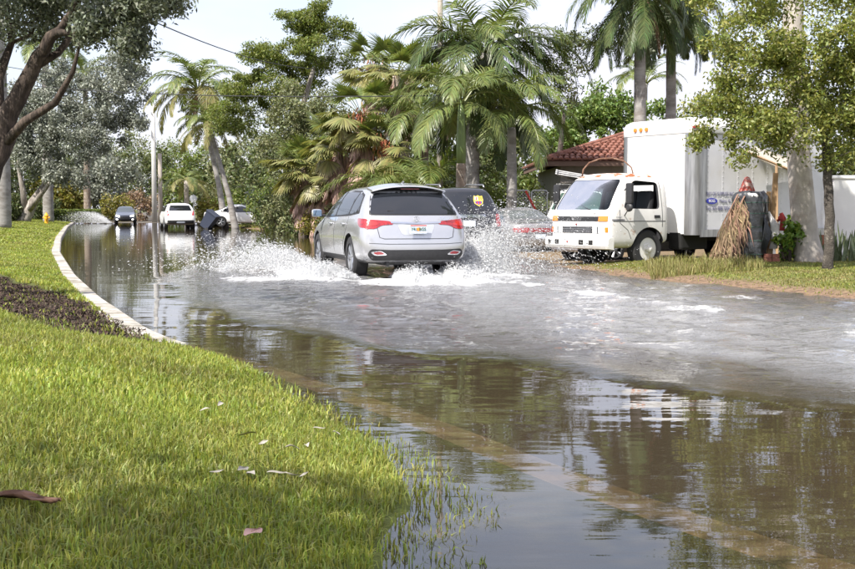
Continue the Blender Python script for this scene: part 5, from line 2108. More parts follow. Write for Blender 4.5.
# ------------------------------------------------------------------ heap on the verge: wrapped stack, dead fronds, planks, pots
VX, VY = 6.22, 23.1
ws_ = thing('wrapped_stack', 'tall stack wrapped in black plastic and tied with green twine', 'bundle', (VX, VY, gz(VX, VY)), R(-30))
M_plastic = mat('black_sheeting', (.028, .030, .034), .28, spec=.7, bump=.7, bscale=9)
nb_, nz_ = 40, 26
vv = []
for j in range(nz_ + 1):
    f = j / nz_
    z = 1.36 * f
    for k in range(nb_):
        a = 2 * math.pi * k / nb_
        c, s = math.cos(a), math.sin(a)
        sq = 1 / max(abs(c), abs(s)) ** .95
        r = (.315 - .02 * f) * sq
        if f > .93:
            r *= 1 - (f - .93) * 3
        r += .018 * math.sin(5 * a + 9 * f) * math.sin(11 * f + a) + .010 * math.sin(17 * a - 6 * f)
        if abs((f * 5.0) % 1 - .5) < .06:
            r -= .010
        bend = .05 * math.sin(f * 2.5)
        vv.append((c * r + bend, s * r * .75, z + (.02 * math.sin(3 * a) if f > .9 else 0)))
ff = [(j * nb_ + k, j * nb_ + (k + 1) % nb_, (j + 1) * nb_ + (k + 1) % nb_, (j + 1) * nb_ + k) for j in range(nz_) for k in range(nb_)]
ff.append(tuple(nz_ * nb_ + k for k in range(nb_)))
MB().add(vv, ff).build('plastic_sheet', M_plastic, ws_, smooth=True)
for f in (.12, .31, .50, .70, .88):
    j = int(f * nz_)
    ringp = [Vector(vv[j * nb_ + k % nb_]) * 1.0 for k in range(nb_ + 1)]
    ringp = [Vector((p.x * 1.03, p.y * 1.03, p.z)) for p in ringp]
    MB().tube(ringp, .006, 5, cap=False).build('twine', mat('green_twine', (.05, .11, .085), .8), ws_)
fl = MB()
for k in range(7):                               # torn flap of plastic at the side
    a0 = Vector((.30, -.12 + k * .03, 1.0 - .03 * k))
    fl.tube([a0, a0 + Vector((.07 + .012 * k, -.02, -.25)), a0 + Vector((.03, -.05, -.6)), a0 + Vector((-.06 + .02 * k, -.03, -.92 + .03 * k))], [.03, .03, .03, .012], 4, squash=.3)
fl.build('torn_flap', M_plastic, ws_, smooth=True)

nc = thing('net_cone', 'red and white netted cone standing on the wrapped stack', 'cone', (VX - .02, VY, gz(VX, VY) + 1.345))
MB().lathe([(.14, 0), (.145, .03), (.11, .16), (.05, .29), (.001, .31)], 14).build('cone', mat('pale_cone', (.50, .36, .32), .7, second=(.38, .06, .04), sscale=16, slo=.45, shi=.55), nc, smooth=True)
for k in range(10):
    a = k * 2 * math.pi / 10
    for tw_ in (-1, 1):
        MB().tube([(math.cos(a + tw_ * .9 * f) * (.15 * (1 - f * .85)), math.sin(a + tw_ * .9 * f) * (.15 * (1 - f * .85)), .03 + .27 * f) for f in (0, .25, .5, .75, .95)], .009, 4).build('net_cord', mat('red_net', (.42, .06, .04), .6), nc)

df_ = thing('dead_frond_heap', 'heap of dry brown palm fronds leaning by the wrapped stack', 'palm fronds', (5.72, 22.85, gz(5.72, 22.85)))
g_ = random.Random(12)
for k in range(9):
    s_ = MB()
    lean = Vector((.32 + g_.uniform(-.10, .08), .12 + g_.uniform(-.1, .1), 1.28 + g_.uniform(-.3, .06)))
    base = Vector((g_.uniform(-.34, .16), g_.uniform(-.18, .1), 0.0))
    tip = lean
    s_.tube([tip, tip.lerp(base, .5) + Vector((-.06, -.04, .08)), base], [.018, .012, .006], 5)
    for i in range(26):
        f = .04 + .9 * i / 26
        p = tip.lerp(base, f) + Vector((-.06, -.04, .08)) * math.sin(math.pi * f)
        for sgn in (-1, 1):
            ln = g_.uniform(.35, .75)
            d = Vector((g_.uniform(-.35, .35) + sgn * .12, g_.uniform(-.4, .05), -1)).normalized()
            e = p + d * ln
            e.z = max(e.z, .015)
            w_ = g_.uniform(.010, .020)
            m_ = p.lerp(e, .5) + Vector((sgn * .05, -.05, 0))
            o_ = len(s_.v)
            s_.v += [tuple(p), tuple(m_ + Vector((w_, 0, 0))), tuple(e), tuple(m_ - Vector((w_, .01, 0)))]
            s_.f.append((o_, o_ + 1, o_ + 2, o_ + 3))
    s_.build('dry_frond', M_frond_dead, df_, fixn=False)

pk = thing('timber_planks', 'two upright timber planks propped beside the leafy shrub', 'planks', (6.75, 23.25, gz(6.75, 23.2)))
M_plank = mat('raw_timber', (.42, .27, .15), .8, var=.25, vscale=6, stretch=(8, 8, .5))
MB().bbox((0, 0, .85), (.10, .035, 1.75), .006, Matrix.Rotation(R(3), 3, 'Y')).build('plank', M_plank, pk)
MB().bbox((-.09, .02, .68), (.09, .035, 1.36), .006, Matrix.Rotation(R(1), 3, 'Y')).build('plank', M_plank, pk)
wc = thing('white_rag', 'crumpled white cloth hanging against the timber planks', 'cloth', (6.72, 23.1, gz(6.72, 23.1) + .25))
cl = MB()
for k in range(5):
    cl.tube([(-.10 + .03 * k, 0, .72 - .05 * k), (-.02 + .03 * k, -.04, .45), (.0 + .02 * k, -.02, .2), (-.05 + .03 * k, 0, 0)], [.03, .05, .04, .03], 6, squash=.4)
cl.build('cloth', mat('white_cloth', (.72, .70, .70), .9), wc, smooth=True)
rc_ = thing('red_cloth', 'bunched red cloth on top of the timber beside the shrub', 'cloth', (6.85, 23.05, gz(6.85, 23.1) + .72))
cl = MB()
for k in range(4):
    cl.tube([(-.02 * k, .01 * k, .22 - .05 * k), (.04, -.03, .12), (.02 * k, -.02, -.12)], [.04, .06, .03], 7, squash=.6)
cl.build('cloth', mat('red_fabric', (.36, .04, .04), .8), rc_, smooth=True)
br = thing('brick_pile', 'small pile of red hollow bricks at the foot of the planks', 'bricks', (6.60, 22.85, gz(6.6, 22.85)))
for k in range(2):
    for q in range(2):
        MB().bbox((q * .15 - .05, .02 * k, .04 + k * .082), (.14, .10, .075), .006, Matrix.Rotation(R(8 * k + 5 * q), 3, 'Z')).build('brick', mat('red_brick', (.26, .10, .07), .9, var=.2), br)
tp_ = thing('beige_awning', 'sagging beige canvas awning with a timber edge against the truck box', 'awning', (6.9, 25.3, 0))
tpm = MB()
nu = 10
for i in range(nu + 1):
    f = i / nu
    p0 = atY(741 + 52 * f, 151 + 21 * f + 3 * math.sin(f * 3), 25.2 + .5 * f)
    p1 = atY(752 + 60 * f, 147 + 20 * f, 26.0 + 1.3 * f)
    tpm.v += [tuple(p0 - Vector((6.9, 25.3, 0))), tuple((p0 + p1) / 2 - Vector((6.9, 25.3, .03))), tuple(p1 - Vector((6.9, 25.3, 0)))]
for i in range(nu):
    for k in range(2):
        a = i * 3 + k
        tpm.f.append((a, a + 1, a + 4, a + 3))
tpo = tpm.build('canvas', mat('beige_canvas', (.46, .41, .34), .9, var=.15, vscale=4), tp_, smooth=True, fixn=False)
q = tpo.modifiers.new('thickness', 'SOLIDIFY')
q.thickness = .012
MB().tube([atY(741, 151, 25.2) - Vector((6.9, 25.3, 0)), atY(793, 172, 25.7) - Vector((6.9, 25.3, 0))], .025, 6).build('edge_pole', M_plank, tp_)
MB().tube([atY(775, 166, 25.5) - Vector((6.9, 25.3, 0)), Vector((.62, .2, gz(7.5, 25.5)))], .03, 6).build('support_pole', M_plank, tp_)

# leafy shrub, snake plants, big vine leaf
M_shrubleaf = mat('shrub_leaf', (.12, .21, .03), .45, island=.4, trans=.35)
bush('leafy_shrub', 'bright green leafy shrub between the planks and the pale trunk', (7.02, 22.95, gz(7.0, 22.9)), [((0, 0, .35), (.30, .25, .35), 2), ((.03, 0, .72), (.2, .2, .22), 1)], 900, .13, .065, M_shrubleaf, 3, stems=8, clump=.10, nclump=40)
M_snake = mat('snake_plant', (.085, .13, .06), .5, second=(.16, .20, .11), sscale=12, island=.3)


def snake_plant(x, y, n_, h, seed, label):
    g = random.Random(seed)
    t = thing('snake_plant', label, 'plant', (x, y, gz(x, y) - .02), 0, 'snake plants by the white wall')
    for k in range(n_):
        mb = MB()
        bx, by = g.gauss(0, .13), g.gauss(0, .09)
        lx, ly_ = g.gauss(0, .10), g.gauss(0, .08)
        hh = h * g.uniform(.6, 1.1)
        a = g.uniform(0, 3.14)
        wx, wy = math.cos(a) * .03, math.sin(a) * .03
        for i, wv in enumerate((.6, 1, 1, .75, .05)):
            f = i / 4
            c = (bx + lx * f, by + ly_ * f, hh * f)
            mb.v += [(c[0] - wx * wv, c[1] - wy * wv, c[2]), (c[0] + .008, c[1] + .008, c[2]), (c[0] + wx * wv, c[1] + wy * wv, c[2])]
        for i in range(4):
            for q_ in range(2):
                b = i * 3 + q_
                mb.f.append((b, b + 1, b + 4, b + 3))
        mb.build('leaf', M_snake, t, fixn=False)


for i, (px, Y, n_, h) in enumerate(((818, 23.6, 9, .6), (823, 24.0, 8, .55), (838, 23.4, 10, .62), (845, 23.8, 10, .85), (852, 23.3, 11, .6), (862, 23.7, 10, .6), (874, 23.5, 10, .6))):
    snake_plant((px - 427.5) / FPX * Y, Y, n_, h, 40 + i, 'clump of upright grey green snake plant leaves in front of the white wall')

# ------------------------------------------------------------------ trees on the verge
def rel(px, py, Y, base):
    p = atY(px, py, Y)
    return (p.x - base[0], p.y - base[1], p.z - base[2])


def blob(px, py, rx, ry, Y, base, w=1.0, depth=1.5):
    """crown lobe that the photo shows around this pixel (radii in photo pixels)"""
    s = Y / FPX
    return (rel(px, py, Y, base), (rx * s, depth, ry * s), w)


tb = gp(828, 20.4)
tree('slim_tree', 'slim dark trunked tree with an olive green crown in front of the truck box', 'tree', tb,
     [(0, 0, -.1), (.02, 0, .9), (-.02, .05, 1.75), (-.1, .1, 2.4), (-.15, .1, 3.2)], [.095, .085, .08, .06, .04],
     [blob(745, 60, 50, 55, 20.6, tb, 4, 1.0), blob(800, 70, 45, 55, 20.2, tb, 3.4, 1.0), blob(855, 60, 40, 60, 20.4, tb, 3.4, 1.0), blob(718, 112, 30, 26, 20.5, tb, 1.6, .6), blob(704, 140, 14, 12, 20.5, tb, .35, .3), blob(765, 130, 45, 26, 20.3, tb, 2.2, .7), blob(835, 135, 36, 34, 20.4, tb, 2.2, .8), blob(880, 110, 40, 60, 20.6, tb, 2.5, .9), blob(760, -5, 75, 28, 20.8, tb, 3, 1.2), blob(860, -10, 60, 30, 20.6, tb, 2.4, 1.2), blob(745, 160, 16, 8, 20.2, tb, .3, .3)],
     440, 47000, .23, .084, .043, M_bark_dark, M_olive_leaf, seed=21, tw=.008, hang=.2, rmin=.004)
pb = gp(808, 23.0)
F_r2 = [feather('tall_palm_frond', 3.2, 40, 100, 50, .6, .05, .28, seed=21)]
palm('pale_palm', 'thick pale smooth trunk rising beside the leafy shrub and out of view', (pb[0] + .05, pb[1], pb[2] - .05),
     [(0, 0, 0), (-.10, 0, .5), (-.26, 0, 2.0), (-.42, 0, 4.5), (-.5, 0, 8.5)], [.31, .255, .225, .20, .16], [(F_r2[0], M_frond, 14, 30)], M_palm_pale, seed=4, rings=False)
vl = thing('vine_leaf', 'large bright green lobed leaf hanging between the two trunks', 'leaf', (7.05, 21.0, 2.02))
lf = MB()
outl_ = []
for k in range(28):
    a = 2 * math.pi * k / 28
    r = .30 * (1 - .22 * abs(math.sin(4.5 * a))) * (1.1 if abs(a - math.pi) > .5 else .75)
    outl_.append((math.cos(a) * r, math.sin(a) * r * .62))
lf.v = [(0, 0, .03)] + [(x, y * .8, -.10 * (abs(x) / .3) ** 2 + .12 * y) for x, y in outl_]
lf.f = [(0, 1 + k, 1 + (k + 1) % 28) for k in range(28)]
lf.build('leaf_blade', M_shrubleaf, vl, fixn=False)
MB().tube([(0, 0, .03), (.1, .1, .25), (.2, .5, .3), (.15, 1.0, .15)], .012, 5).build('leaf_stalk', M_shaft, vl)

# ------------------------------------------------------------------ palms and trees behind the parked cars
for k, (px, Y, h, cr_, sd_, nm) in enumerate(((637, 42, 8.9, .21, 5, 'dark trunked palm with hanging fronds rising behind the truck cab'), (668, 46, 9.2, .2, 6, 'second dark trunked palm beside it with a long shaggy curtain of fronds'))):
    b = gp(px, Y)
    palm('hanging_palm', nm, b, [(0, 0, 0), (.05, 0, h * .5), (.0, 0, h)], [cr_ * 1.15, cr_, cr_ * .85],
         [(F_hang[0], M_frond_dk, 18 + 8 * k, 15), (F_hang[1], M_frond_dk, 16, 20), (F_hang[2], M_frond_dk, 6, 20), (F_deadf, M_frond_dead, 3, 10)], M_palm_grey, 'dark palms behind the truck', seed=sd_)
palm('royal_palm', 'tall royal palm with the thickest grey trunk and drooping dark fronds', gp(473, 42), [(0, 0, 0), (-.04, 0, 2.5), (0, 0, 4.5), (.45, 0, 6.6)], [.27, .25, .23, .2],
     [(F_hang[1], M_frond_dk, 22, 20), (F_hang[0], M_frond_dk, 20, 14), (F_royal[0], M_frond, 10, 20), (F_deadf, M_frond_dead, 4, 12)], M_palm_grey, seed=7, scale=1.28)
palm('royal_palm', 'short royal palm with a bright green crownshaft behind the dark car', gp(461, 38), [(0, 0, 0), (0, 0, 1.9), (0, 0, 2.65)], [.17, .165, .15],
     [(F_royal[0], M_frond, 5, 10), (F_royal[1], M_frond, 6, 14), (F_royal[2], M_frond, 3, 10)], M_palm_brown, seed=8, scale=.92, shaft=(2.0, .15, .07, M_shaft))
palm('royal_palm', 'slim grey royal palm with an arching feathery crown above the wire gate', gp(511, 40), [(0, 0, 0), (.02, 0, 2), (0, 0, 3.9)], [.19, .17, .14],
     [(F_royal[1], M_frond, 8, 14), (F_royal[2], M_frond, 7, 12), (F_royal[0], M_frond, 4, 8)], M_palm_grey, seed=9, scale=.95, shaft=(.7, .12, .06, M_shaft))
palm('young_palm', 'bushy palm with long arching fronds beside the fan palms', gp(418, 43), [(0, 0, 0), (0, 0, 1.6)], [.16, .13],
     [(F_royal[0], M_frond_y, 8, 15), (F_royal[1], M_frond, 7, 15), (F_royal[2], M_frond_y, 4, 10)], M_palm_brown, seed=10, scale=1.2)
palm('arching_palm', 'taller palm whose fronds arch above the fan palms', gp(425, 47), [(0, 0, 0), (0, 0, 4.6)], [.16, .13],
     [(F_royal[0], M_frond, 6, 15), (F_royal[1], M_frond, 7, 15), (F_royal[2], M_frond_y, 4, 10)], M_palm_brown, seed=31, scale=.95)
palm('distant_palm', 'small distant palm seen in the sky gap above the tile roof', gp(642, 82), [(0, 0, 0), (.1, 0, 9.6)], [.2, .16],
     [(F_coco[0], M_frond, 6, 15), (F_coco[1], M_frond, 8, 15)], M_palm_grey, seed=11)

# fan palms with skirts of dead leaves
FP = [(395, 50, 6.6, 'tallest fan palm of the thicket, dead skirt under its crown'), (360, 47.5, 4.9, 'fan palm with a broad brown skirt and orange fruit at the thicket front'),
      (338, 49, 3.9, 'low fan palm with a pale brown skirt at the left of the fan palms'), (384, 47, 3.7, 'fan palm with orange fruit hanging above the silver car'),
      (372, 54, 7.4, 'fan palm with an orange crown of dead leaves behind the thicket'), (408, 52, 7.0, 'fan palm whose green fans top the thicket beside the slim pole'), (303, 53, 3.2, 'small fan palm with a skirt hanging over the roadside hedge'), (322, 52, 2.8, 'smallest fan palm half hidden in the roadside hedge')]
for k, (px, Y, h, lb) in enumerate(FP):
    b = gp(px, Y)
    t = palm('fan_palm', lb, b, [(0, 0, 0), (.1 * (-1) ** k, 0, h * .5), (.05, 0, h)], [.2, .17, .15],
             [(F_fan[0], M_frond, 8, 12), (F_fan[1], M_fan, 10, 15), (F_fan[2], M_frond_y, 7, 12)], M_palm_brown, 'fan palms in the roadside thicket', seed=50 + k, scale=1.05,
             dead=(F_skirt, M_skirt, 60 if k in (1, 2, 3) else 34, 2.3 if k in (1, 3) else 1.6))
    if k in (1, 3, 4):
        fr2 = MB()
        g_ = random.Random(k)
        for i in range(70):
            p = Vector((g_.gauss(.0, .22), -.35 + g_.gauss(0, .14), h - .1 + g_.gauss(0, .25)))
            fr2.tube([p, p + Vector((g_.gauss(0, .06), g_.gauss(0, .06), -.22))], .018, 4)
        fr2.build('fruit_stalks', M_orange, t, fixn=False)

# feathery flame tree over the thicket
fb = gp(300, 62)
X0 = fb[0]


tree('flame_tree', 'spreading tree with layered bright green feathery foliage above the thicket', 'tree', fb,
     [(0, 0, 0), (.2, 0, 2.5), rel(300, 120, 62, fb), rel(315, 70, 62, fb)], [.28, .22, .17, .1],
     [blob(300, 22, 26, 10, 62, fb, 2), blob(333, 30, 26, 11, 62, fb, 2), blob(318, 12, 18, 8, 62, fb, 1.4), blob(312, 48, 30, 12, 61, fb, 2), blob(262, 58, 22, 12, 61, fb, 2), blob(258, 80, 20, 11, 61, fb, 1.6), blob(240, 92, 18, 10, 60.5, fb, 1.3), blob(278, 90, 24, 11, 60, fb, 1.4), blob(225, 112, 18, 10, 60, fb, 1.3), blob(220, 128, 14, 8, 60, fb, .8), blob(345, 55, 18, 12, 62, fb, 1.2), blob(330, 70, 34, 18, 63, fb, 2.2), blob(290, 70, 30, 22, 63, fb, 2.5), blob(262, 105, 34, 18, 62, fb, 2), blob(300, 95, 30, 18, 63, fb, 1.6), blob(316, 34, 36, 20, 63, fb, 2.5), blob(238, 120, 24, 16, 61, fb, 1.4)],
     330, 46000, .50, .15, .075, M_bark_grey, M_fine_leaf, seed=31, flat=.6, shell=.6, up=1.0)
gb = gp(305, 57)
tree('grey_tree', 'grey green small leaved tree in the middle of the roadside thicket', 'tree', gb,
     [(0, 0, 0), (.1, 0, 1.5), (.0, 0, 3.0), (.1, 0, 4.5)], [.2, .16, .12, .06],
     [blob(308, 110, 40, 26, 56, gb, 3), blob(285, 140, 34, 30, 56, gb, 2), blob(330, 130, 26, 34, 55, gb, 2), blob(310, 170, 36, 34, 55, gb, 3)],
     150, 26000, .5, .15, .07, M_bark_grey, M_grey_leaf, seed=33)
# lower growth of the thicket
TH = [(270, 67, 1.7, 3.2, M_green_leaf, 'bright vine covered shrub at the street end of the thicket'), (284, 63, 1.6, 2.6, M_dark_leaf, 'dark dense shrub beside the vine covered one'), (292, 58, 1.8, 2.4, M_grey_leaf, 'grey green shrub below the small fan palms'),
      (310, 55, 1.7, 2.0, M_dark_leaf, 'dark shrub under the grey green tree'), (330, 52, 1.6, 1.6, M_yellow_leaf, 'yellowish shrub at the road edge of the thicket'), (350, 51, 1.8, 2.2, M_dark_leaf, 'dark shrub behind the silver car'),
      (395, 50, 1.8, 2.2, M_dark_leaf, 'dark undergrowth below the tallest fan palm'), (425, 50, 1.6, 1.9, M_green_leaf, 'green undergrowth beside the slim pole'), (495, 50, 2.0, 2.6, M_green_leaf, 'green shrub behind the royal palm trunks'), (480, 52, 2.6, 3.6, M_dark_leaf, 'tall dark shrub behind the thick palm trunk'),
      (530, 50, 1.4, 2.4, M_green_leaf, 'green shrub by the corner of the tile roofed house'), (448, 54, 2.4, 3.2, M_green_leaf, 'dense green shrub behind the wooden pole'), (282, 70, 2.2, 5.0, M_dark_leaf, 'tall dark growth closing the thicket by the coconut palms'), (340, 58, 2.8, 5.0, M_dark_leaf, 'tall dark growth behind the fan palms'), (385, 57, 2.8, 5.0, M_grey_leaf, 'tall grey green growth behind the fan palm crowns')]
for k, (px, Y, w_, h_, m_, lb) in enumerate(TH):
    b = gp(px, Y)
    bush('thicket_shrub', lb, b, [((0, 0, h_ * .45), (w_ * .85, w_ * .6, h_ * .5), 3), ((.3, 0, h_ * .2), (w_, w_ * .6, h_ * .3), 2)], 4200, .19, .085, m_, 70 + k, stems=9, group='shrubs in the roadside thicket', clump=.42, nclump=60)

# bright round tree over the tile roof and dark tree in the sky gap
rb = gp(590, 64)
tree('round_tree', 'rounded light green tree above the tile roof', 'tree', rb, [(0, 0, 0), (0, 0, 3), (0, 0, 4.5)], [.3, .25, .12],
     [blob(585, 125, 34, 22, 64, rb, 3), blob(610, 112, 26, 16, 64, rb, 2), blob(650, 130, 40, 26, 64, rb, 2), blob(560, 140, 24, 16, 64, rb, 1.2), blob(600, 92, 12, 8, 64, rb, .3), blob(720, 130, 50, 26, 64, rb, 2)],
     120, 15000, .55, .26, .12, M_bark_grey, mat('light_green_leaf', (.14, .21, .055), .5, island=.35, trans=.3), seed=35)
db = gp(556, 50)
tree('open_tree', 'open branched dark leaved tree against the sky beside the tall royal palm', 'tree', db, [(0, 0, 0), (.1, 0, 3), (.3, 0, 5)], [.16, .13, .07],
     [blob(560, 60, 30, 26, 50, db, 2), blob(585, 45, 26, 14, 50, db, 1), blob(565, 90, 22, 20, 50, db, 1.2), blob(598, 50, 18, 6, 50, db, .5)], 70, 3600, .35, .14, .075, M_bark_dark, M_dark_leaf, seed=36)

# ------------------------------------------------------------------ coconut palms at the far corner
for k, (px, Y, h, lx, sc, lb) in enumerate(((226, 77, 9.0, -1.7, 1.12, 'coconut palm leaning left over the far corner, big shaggy crown'), (236, 74, 6.5, -1.6, .72, 'shorter coconut palm leaning beside the tipped bin'))):
    b = gp(px, Y)
    palm('coconut_palm', lb, b, [(0, 0, 0), (lx * .25, 0, h * .33), (lx * .62, 0, h * .66), (lx, 0, h)], [.24, .17, .15, .13],
         [(F_coco[0], M_frond_y, 10, 14), (F_coco[1], M_frond_y, 13, 16), (F_coco[2], M_frond_y, 12, 14), (F_deadf, M_frond_dead, 2, 10)], M_palm_grey, 'coconut palms at the far corner', seed=60 + k, scale=sc)
palm('corner_palm', 'pale trunked palm with yellowing fronds behind the white car', gp(187, 98), [(0, 0, 0), (0, 0, 3.6)], [.22, .18], [(F_coco[2], M_frond_y, 7, 14), (F_coco[1], M_frond_y, 6, 14)], M_palm_pale, seed=63, scale=.8)

# ------------------------------------------------------------------ left side: silver buttonwoods, royal palm trunks, hedge
t1 = (-6.1, 15.0, gz(-6.1, 15.0))


def r1(px, py, Y=15.0):
    return rel(px, py, Y, t1)


tree('silver_buttonwood', 'leaning brown trunked tree with silvery leaves overhanging the lawn', 'tree', t1,
     [(0, 0, -.1), r1(-4, 165), r1(12, 112), r1(42, 60, 14.9), r1(72, 22, 14.8), r1(100, -25, 14.6)], [.20, .155, .128, .09, .058, .035],
     [blob(90, -22, 55, 20, 14.6, t1, 3, 1.2), blob(140, 12, 24, 14, 14.3, t1, 1.2, .6), blob(110, 28, 34, 15, 14.4, t1, 1.2, .7), blob(135, 45, 14, 8, 14.2, t1, .35, .4), blob(168, 4, 18, 9, 14.0, t1, .6, .4), blob(20, 0, 40, 40, 15.4, t1, 2.2, 1.3), blob(40, -60, 90, 40, 15, t1, 2, 1.6), blob(55, 20, 40, 25, 15.8, t1, 1.2, .6), blob(-30, 40, 30, 40, 15, t1, 1, 1)],
     300, 36000, .21, .072, .032, M_bark, M_silver_leaf, seed=41, tw=.010,
     extra=[([r1(2, 150), r1(28, 122, 14.8), r1(58, 104, 14.6), r1(76, 74, 14.4), r1(84, 45, 14.3)], [.07, .058, .045, .03, .015]),
            ([r1(38, 68, 14.9), r1(62, 55, 15.1), r1(82, 30, 15.3), r1(88, 10, 15.4)], [.065, .045, .035, .02]),
            ([r1(0, 130), r1(2, 80, 15.3), r1(16, 45, 15.5), r1(12, 10, 15.6)], [.10, .07, .045, .03]),
            ([r1(62, 35, 14.8), r1(78, 36, 14.6), r1(98, 40, 14.4)], [.05, .03, .012])])
t2 = gp(24, 84)
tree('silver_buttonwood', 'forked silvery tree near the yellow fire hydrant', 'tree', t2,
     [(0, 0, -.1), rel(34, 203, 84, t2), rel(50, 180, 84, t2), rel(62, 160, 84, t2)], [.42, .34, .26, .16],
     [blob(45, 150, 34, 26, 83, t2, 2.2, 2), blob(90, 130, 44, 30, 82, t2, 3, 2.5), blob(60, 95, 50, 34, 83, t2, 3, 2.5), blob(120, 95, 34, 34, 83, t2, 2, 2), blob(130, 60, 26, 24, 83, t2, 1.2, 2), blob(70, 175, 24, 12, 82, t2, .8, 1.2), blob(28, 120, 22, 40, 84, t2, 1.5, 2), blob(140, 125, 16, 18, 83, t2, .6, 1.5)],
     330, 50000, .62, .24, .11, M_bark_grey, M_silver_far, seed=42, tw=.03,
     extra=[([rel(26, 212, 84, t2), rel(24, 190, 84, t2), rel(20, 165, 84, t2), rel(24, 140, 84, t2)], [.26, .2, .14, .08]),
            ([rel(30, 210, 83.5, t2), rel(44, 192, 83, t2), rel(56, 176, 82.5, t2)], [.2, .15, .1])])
for k, (px, Y, h, r_, pl_) in enumerate(((3, 57, 12, .42, 'thick grey royal palm trunk at the edge of the near lawn'), (49, 90, 13, .40, 'grey royal palm trunk beside the fire hydrant'), (88, 104, 13, .30, 'brown banded palm trunk behind the trimmed hedge'))):
    palm('royal_palm', pl_, gp(px, Y), [(0, 0, -.1), (.0, 0, 3), (0, 0, h)], [r_, r_ * 1.0, r_ * .6], [(F_royal[1], M_frond, 8, 15), (F_royal[0], M_frond, 6, 10)], M_palm_grey if k < 2 else M_palm_brown, 'palm trunks along the left lawn', seed=80 + k, scale=1.2)
hd_b = gp(72, 100)
hdg = thing('trimmed_hedge', 'low trimmed dark green hedge beyond the fire hydrant', 'hedge', hd_b, R(20))
g_ = np.random.default_rng(5)
Np = 5200
Pp = np.stack([g_.uniform(-2.2, 2.4, Np), g_.uniform(-.6, .6, Np), g_.uniform(0, 1.05, Np)], 1)
ax_ = g_.integers(0, 3, Np)
Pp[ax_ == 2, 2] = 1.05 + g_.normal(0, .03, (ax_ == 2).sum())
Pp[ax_ == 1, 1] = -.62 + g_.normal(0, .03, (ax_ == 1).sum())
link_mesh('foliage', leaves_mesh('foliage', Pp, .16, .09, .5, 0, 9), M_green_leaf, hdg)
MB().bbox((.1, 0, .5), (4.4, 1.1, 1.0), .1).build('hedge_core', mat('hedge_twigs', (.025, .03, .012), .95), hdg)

# background trees that close the street
BG = [(-30, 96, 9, 5, M_dark_leaf, 'dark tree behind the thick royal palm trunk'), (18, 112, 9, 5, M_dark_leaf, 'dark tree behind the forked silvery tree'), (66, 120, 9, 5, M_dark_leaf, 'dark tree above the trimmed hedge'),
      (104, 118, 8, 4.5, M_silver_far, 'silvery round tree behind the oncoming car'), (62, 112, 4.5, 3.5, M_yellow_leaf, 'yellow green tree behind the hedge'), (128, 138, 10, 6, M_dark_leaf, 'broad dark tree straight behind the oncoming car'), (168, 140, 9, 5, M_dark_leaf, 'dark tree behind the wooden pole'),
      (200, 128, 8, 5, M_green_leaf, 'mid green tree beyond the street sign'), (222, 118, 7, 4, M_dark_leaf, 'dark tree behind the white sedan'), (246, 112, 9, 5, M_grey_leaf, 'grey green tree behind the leaning palms'), (185, 170, 13, 7, M_green_leaf, 'tall green tree closing the far street'), (140, 175, 14, 7, M_grey_leaf, 'tall pale tree closing the far street'),
      (95, 165, 15, 8, M_dark_leaf, 'tall dark tree closing the far street'), (270, 100, 9, 5, M_dark_leaf, 'dark tree at the back of the thicket'), (300, 95, 9, 5, M_dark_leaf, 'dark tree behind the flame tree'), (345, 85, 8, 5, M_dark_leaf, 'dark tree deep behind the fan palms'), (400, 80, 8, 5, M_dark_leaf, 'dark tree deep behind the arching palms'), (450, 76, 8, 5, M_dark_leaf, 'dark tree deep behind the wooden pole'), (500, 78, 7, 5, M_green_leaf, 'green tree deep behind the royal palms'), (700, 75, 8, 5, M_dark_leaf, 'dark tree behind the cargo box'), (780, 70, 8, 5, M_dark_leaf, 'dark tree behind the pale trunk'), (850, 68, 8, 5, M_dark_leaf, 'dark tree behind the white wall'), (540, 72, 5.5, 4, M_dark_leaf, 'low dark tree beside the tile roof'),
      (-90, 78, 8, 5, M_grey_leaf, 'grey green tree at the back of the left lawn'), (-160, 70, 7, 4.5, M_dark_leaf, 'dark round tree at the back of the left lawn'), (-240, 66, 8, 5, M_green_leaf, 'mid green tree at the back of the left lawn'), (-330, 62, 7, 5, M_dark_leaf, 'low dark tree at the back of the left lawn'), (-60, 105, 10, 6, M_green_leaf, 'tall green tree at the back of the left lawn')]
for k, (px, Y, h_, w_, m_, lb) in enumerate(BG):
    b = gp(px, Y)
    tree('background_tree', lb, 'tree', b, [(0, 0, 0), (.1, 0, h_ * .3), (0, 0, h_ * .55)], [.28, .22, .14],
         [((0, 0, h_ * .62), (w_ * .8, w_ * .6, h_ * .36), 3), ((-w_ * .4, 0, h_ * .42), (w_ * .55, w_ * .5, h_ * .28), 1.5), ((w_ * .4, 0, h_ * .4), (w_ * .55, w_ * .5, h_ * .28), 1.5), ((0, -.5, h_ * .2), (w_ * .7, w_ * .4, h_ * .2), 1)],
         70, 5200, w_ * .20, .40, .19, M_bark_grey, m_, 'background trees', seed=100 + k, tw=.03)
YB = [(118, 112, 2.0, 3.0, M_yellow_leaf, 'yellow green shrub left of the oncoming car'), (140, 116, 2.2, 3.2, M_pink_leaf, 'pinkish flowering shrub by the concrete pole'), (70, 116, 2.2, 3.0, M_yellow_leaf, 'yellow green shrub above the trimmed hedge'), (212, 88, 1.3, 2.2, M_yellow_leaf, 'yellowish shrub behind the tipped bin'), (245, 84, 1.8, 2.6, M_green_leaf, 'green shrub behind the white sedan'), (262, 80, 1.5, 2.4, M_silver_far, 'silvery shrub beside the white sedan'), (40, 104, 2, 2.4, M_dark_leaf, 'dark shrub behind the fire hydrant'), (8, 84, 1.6, 2.2, M_dark_leaf, 'dark shrub behind the thick palm trunk'), (224, 94, 1.4, 2.2, M_green_leaf, 'small green shrub by the side street')]
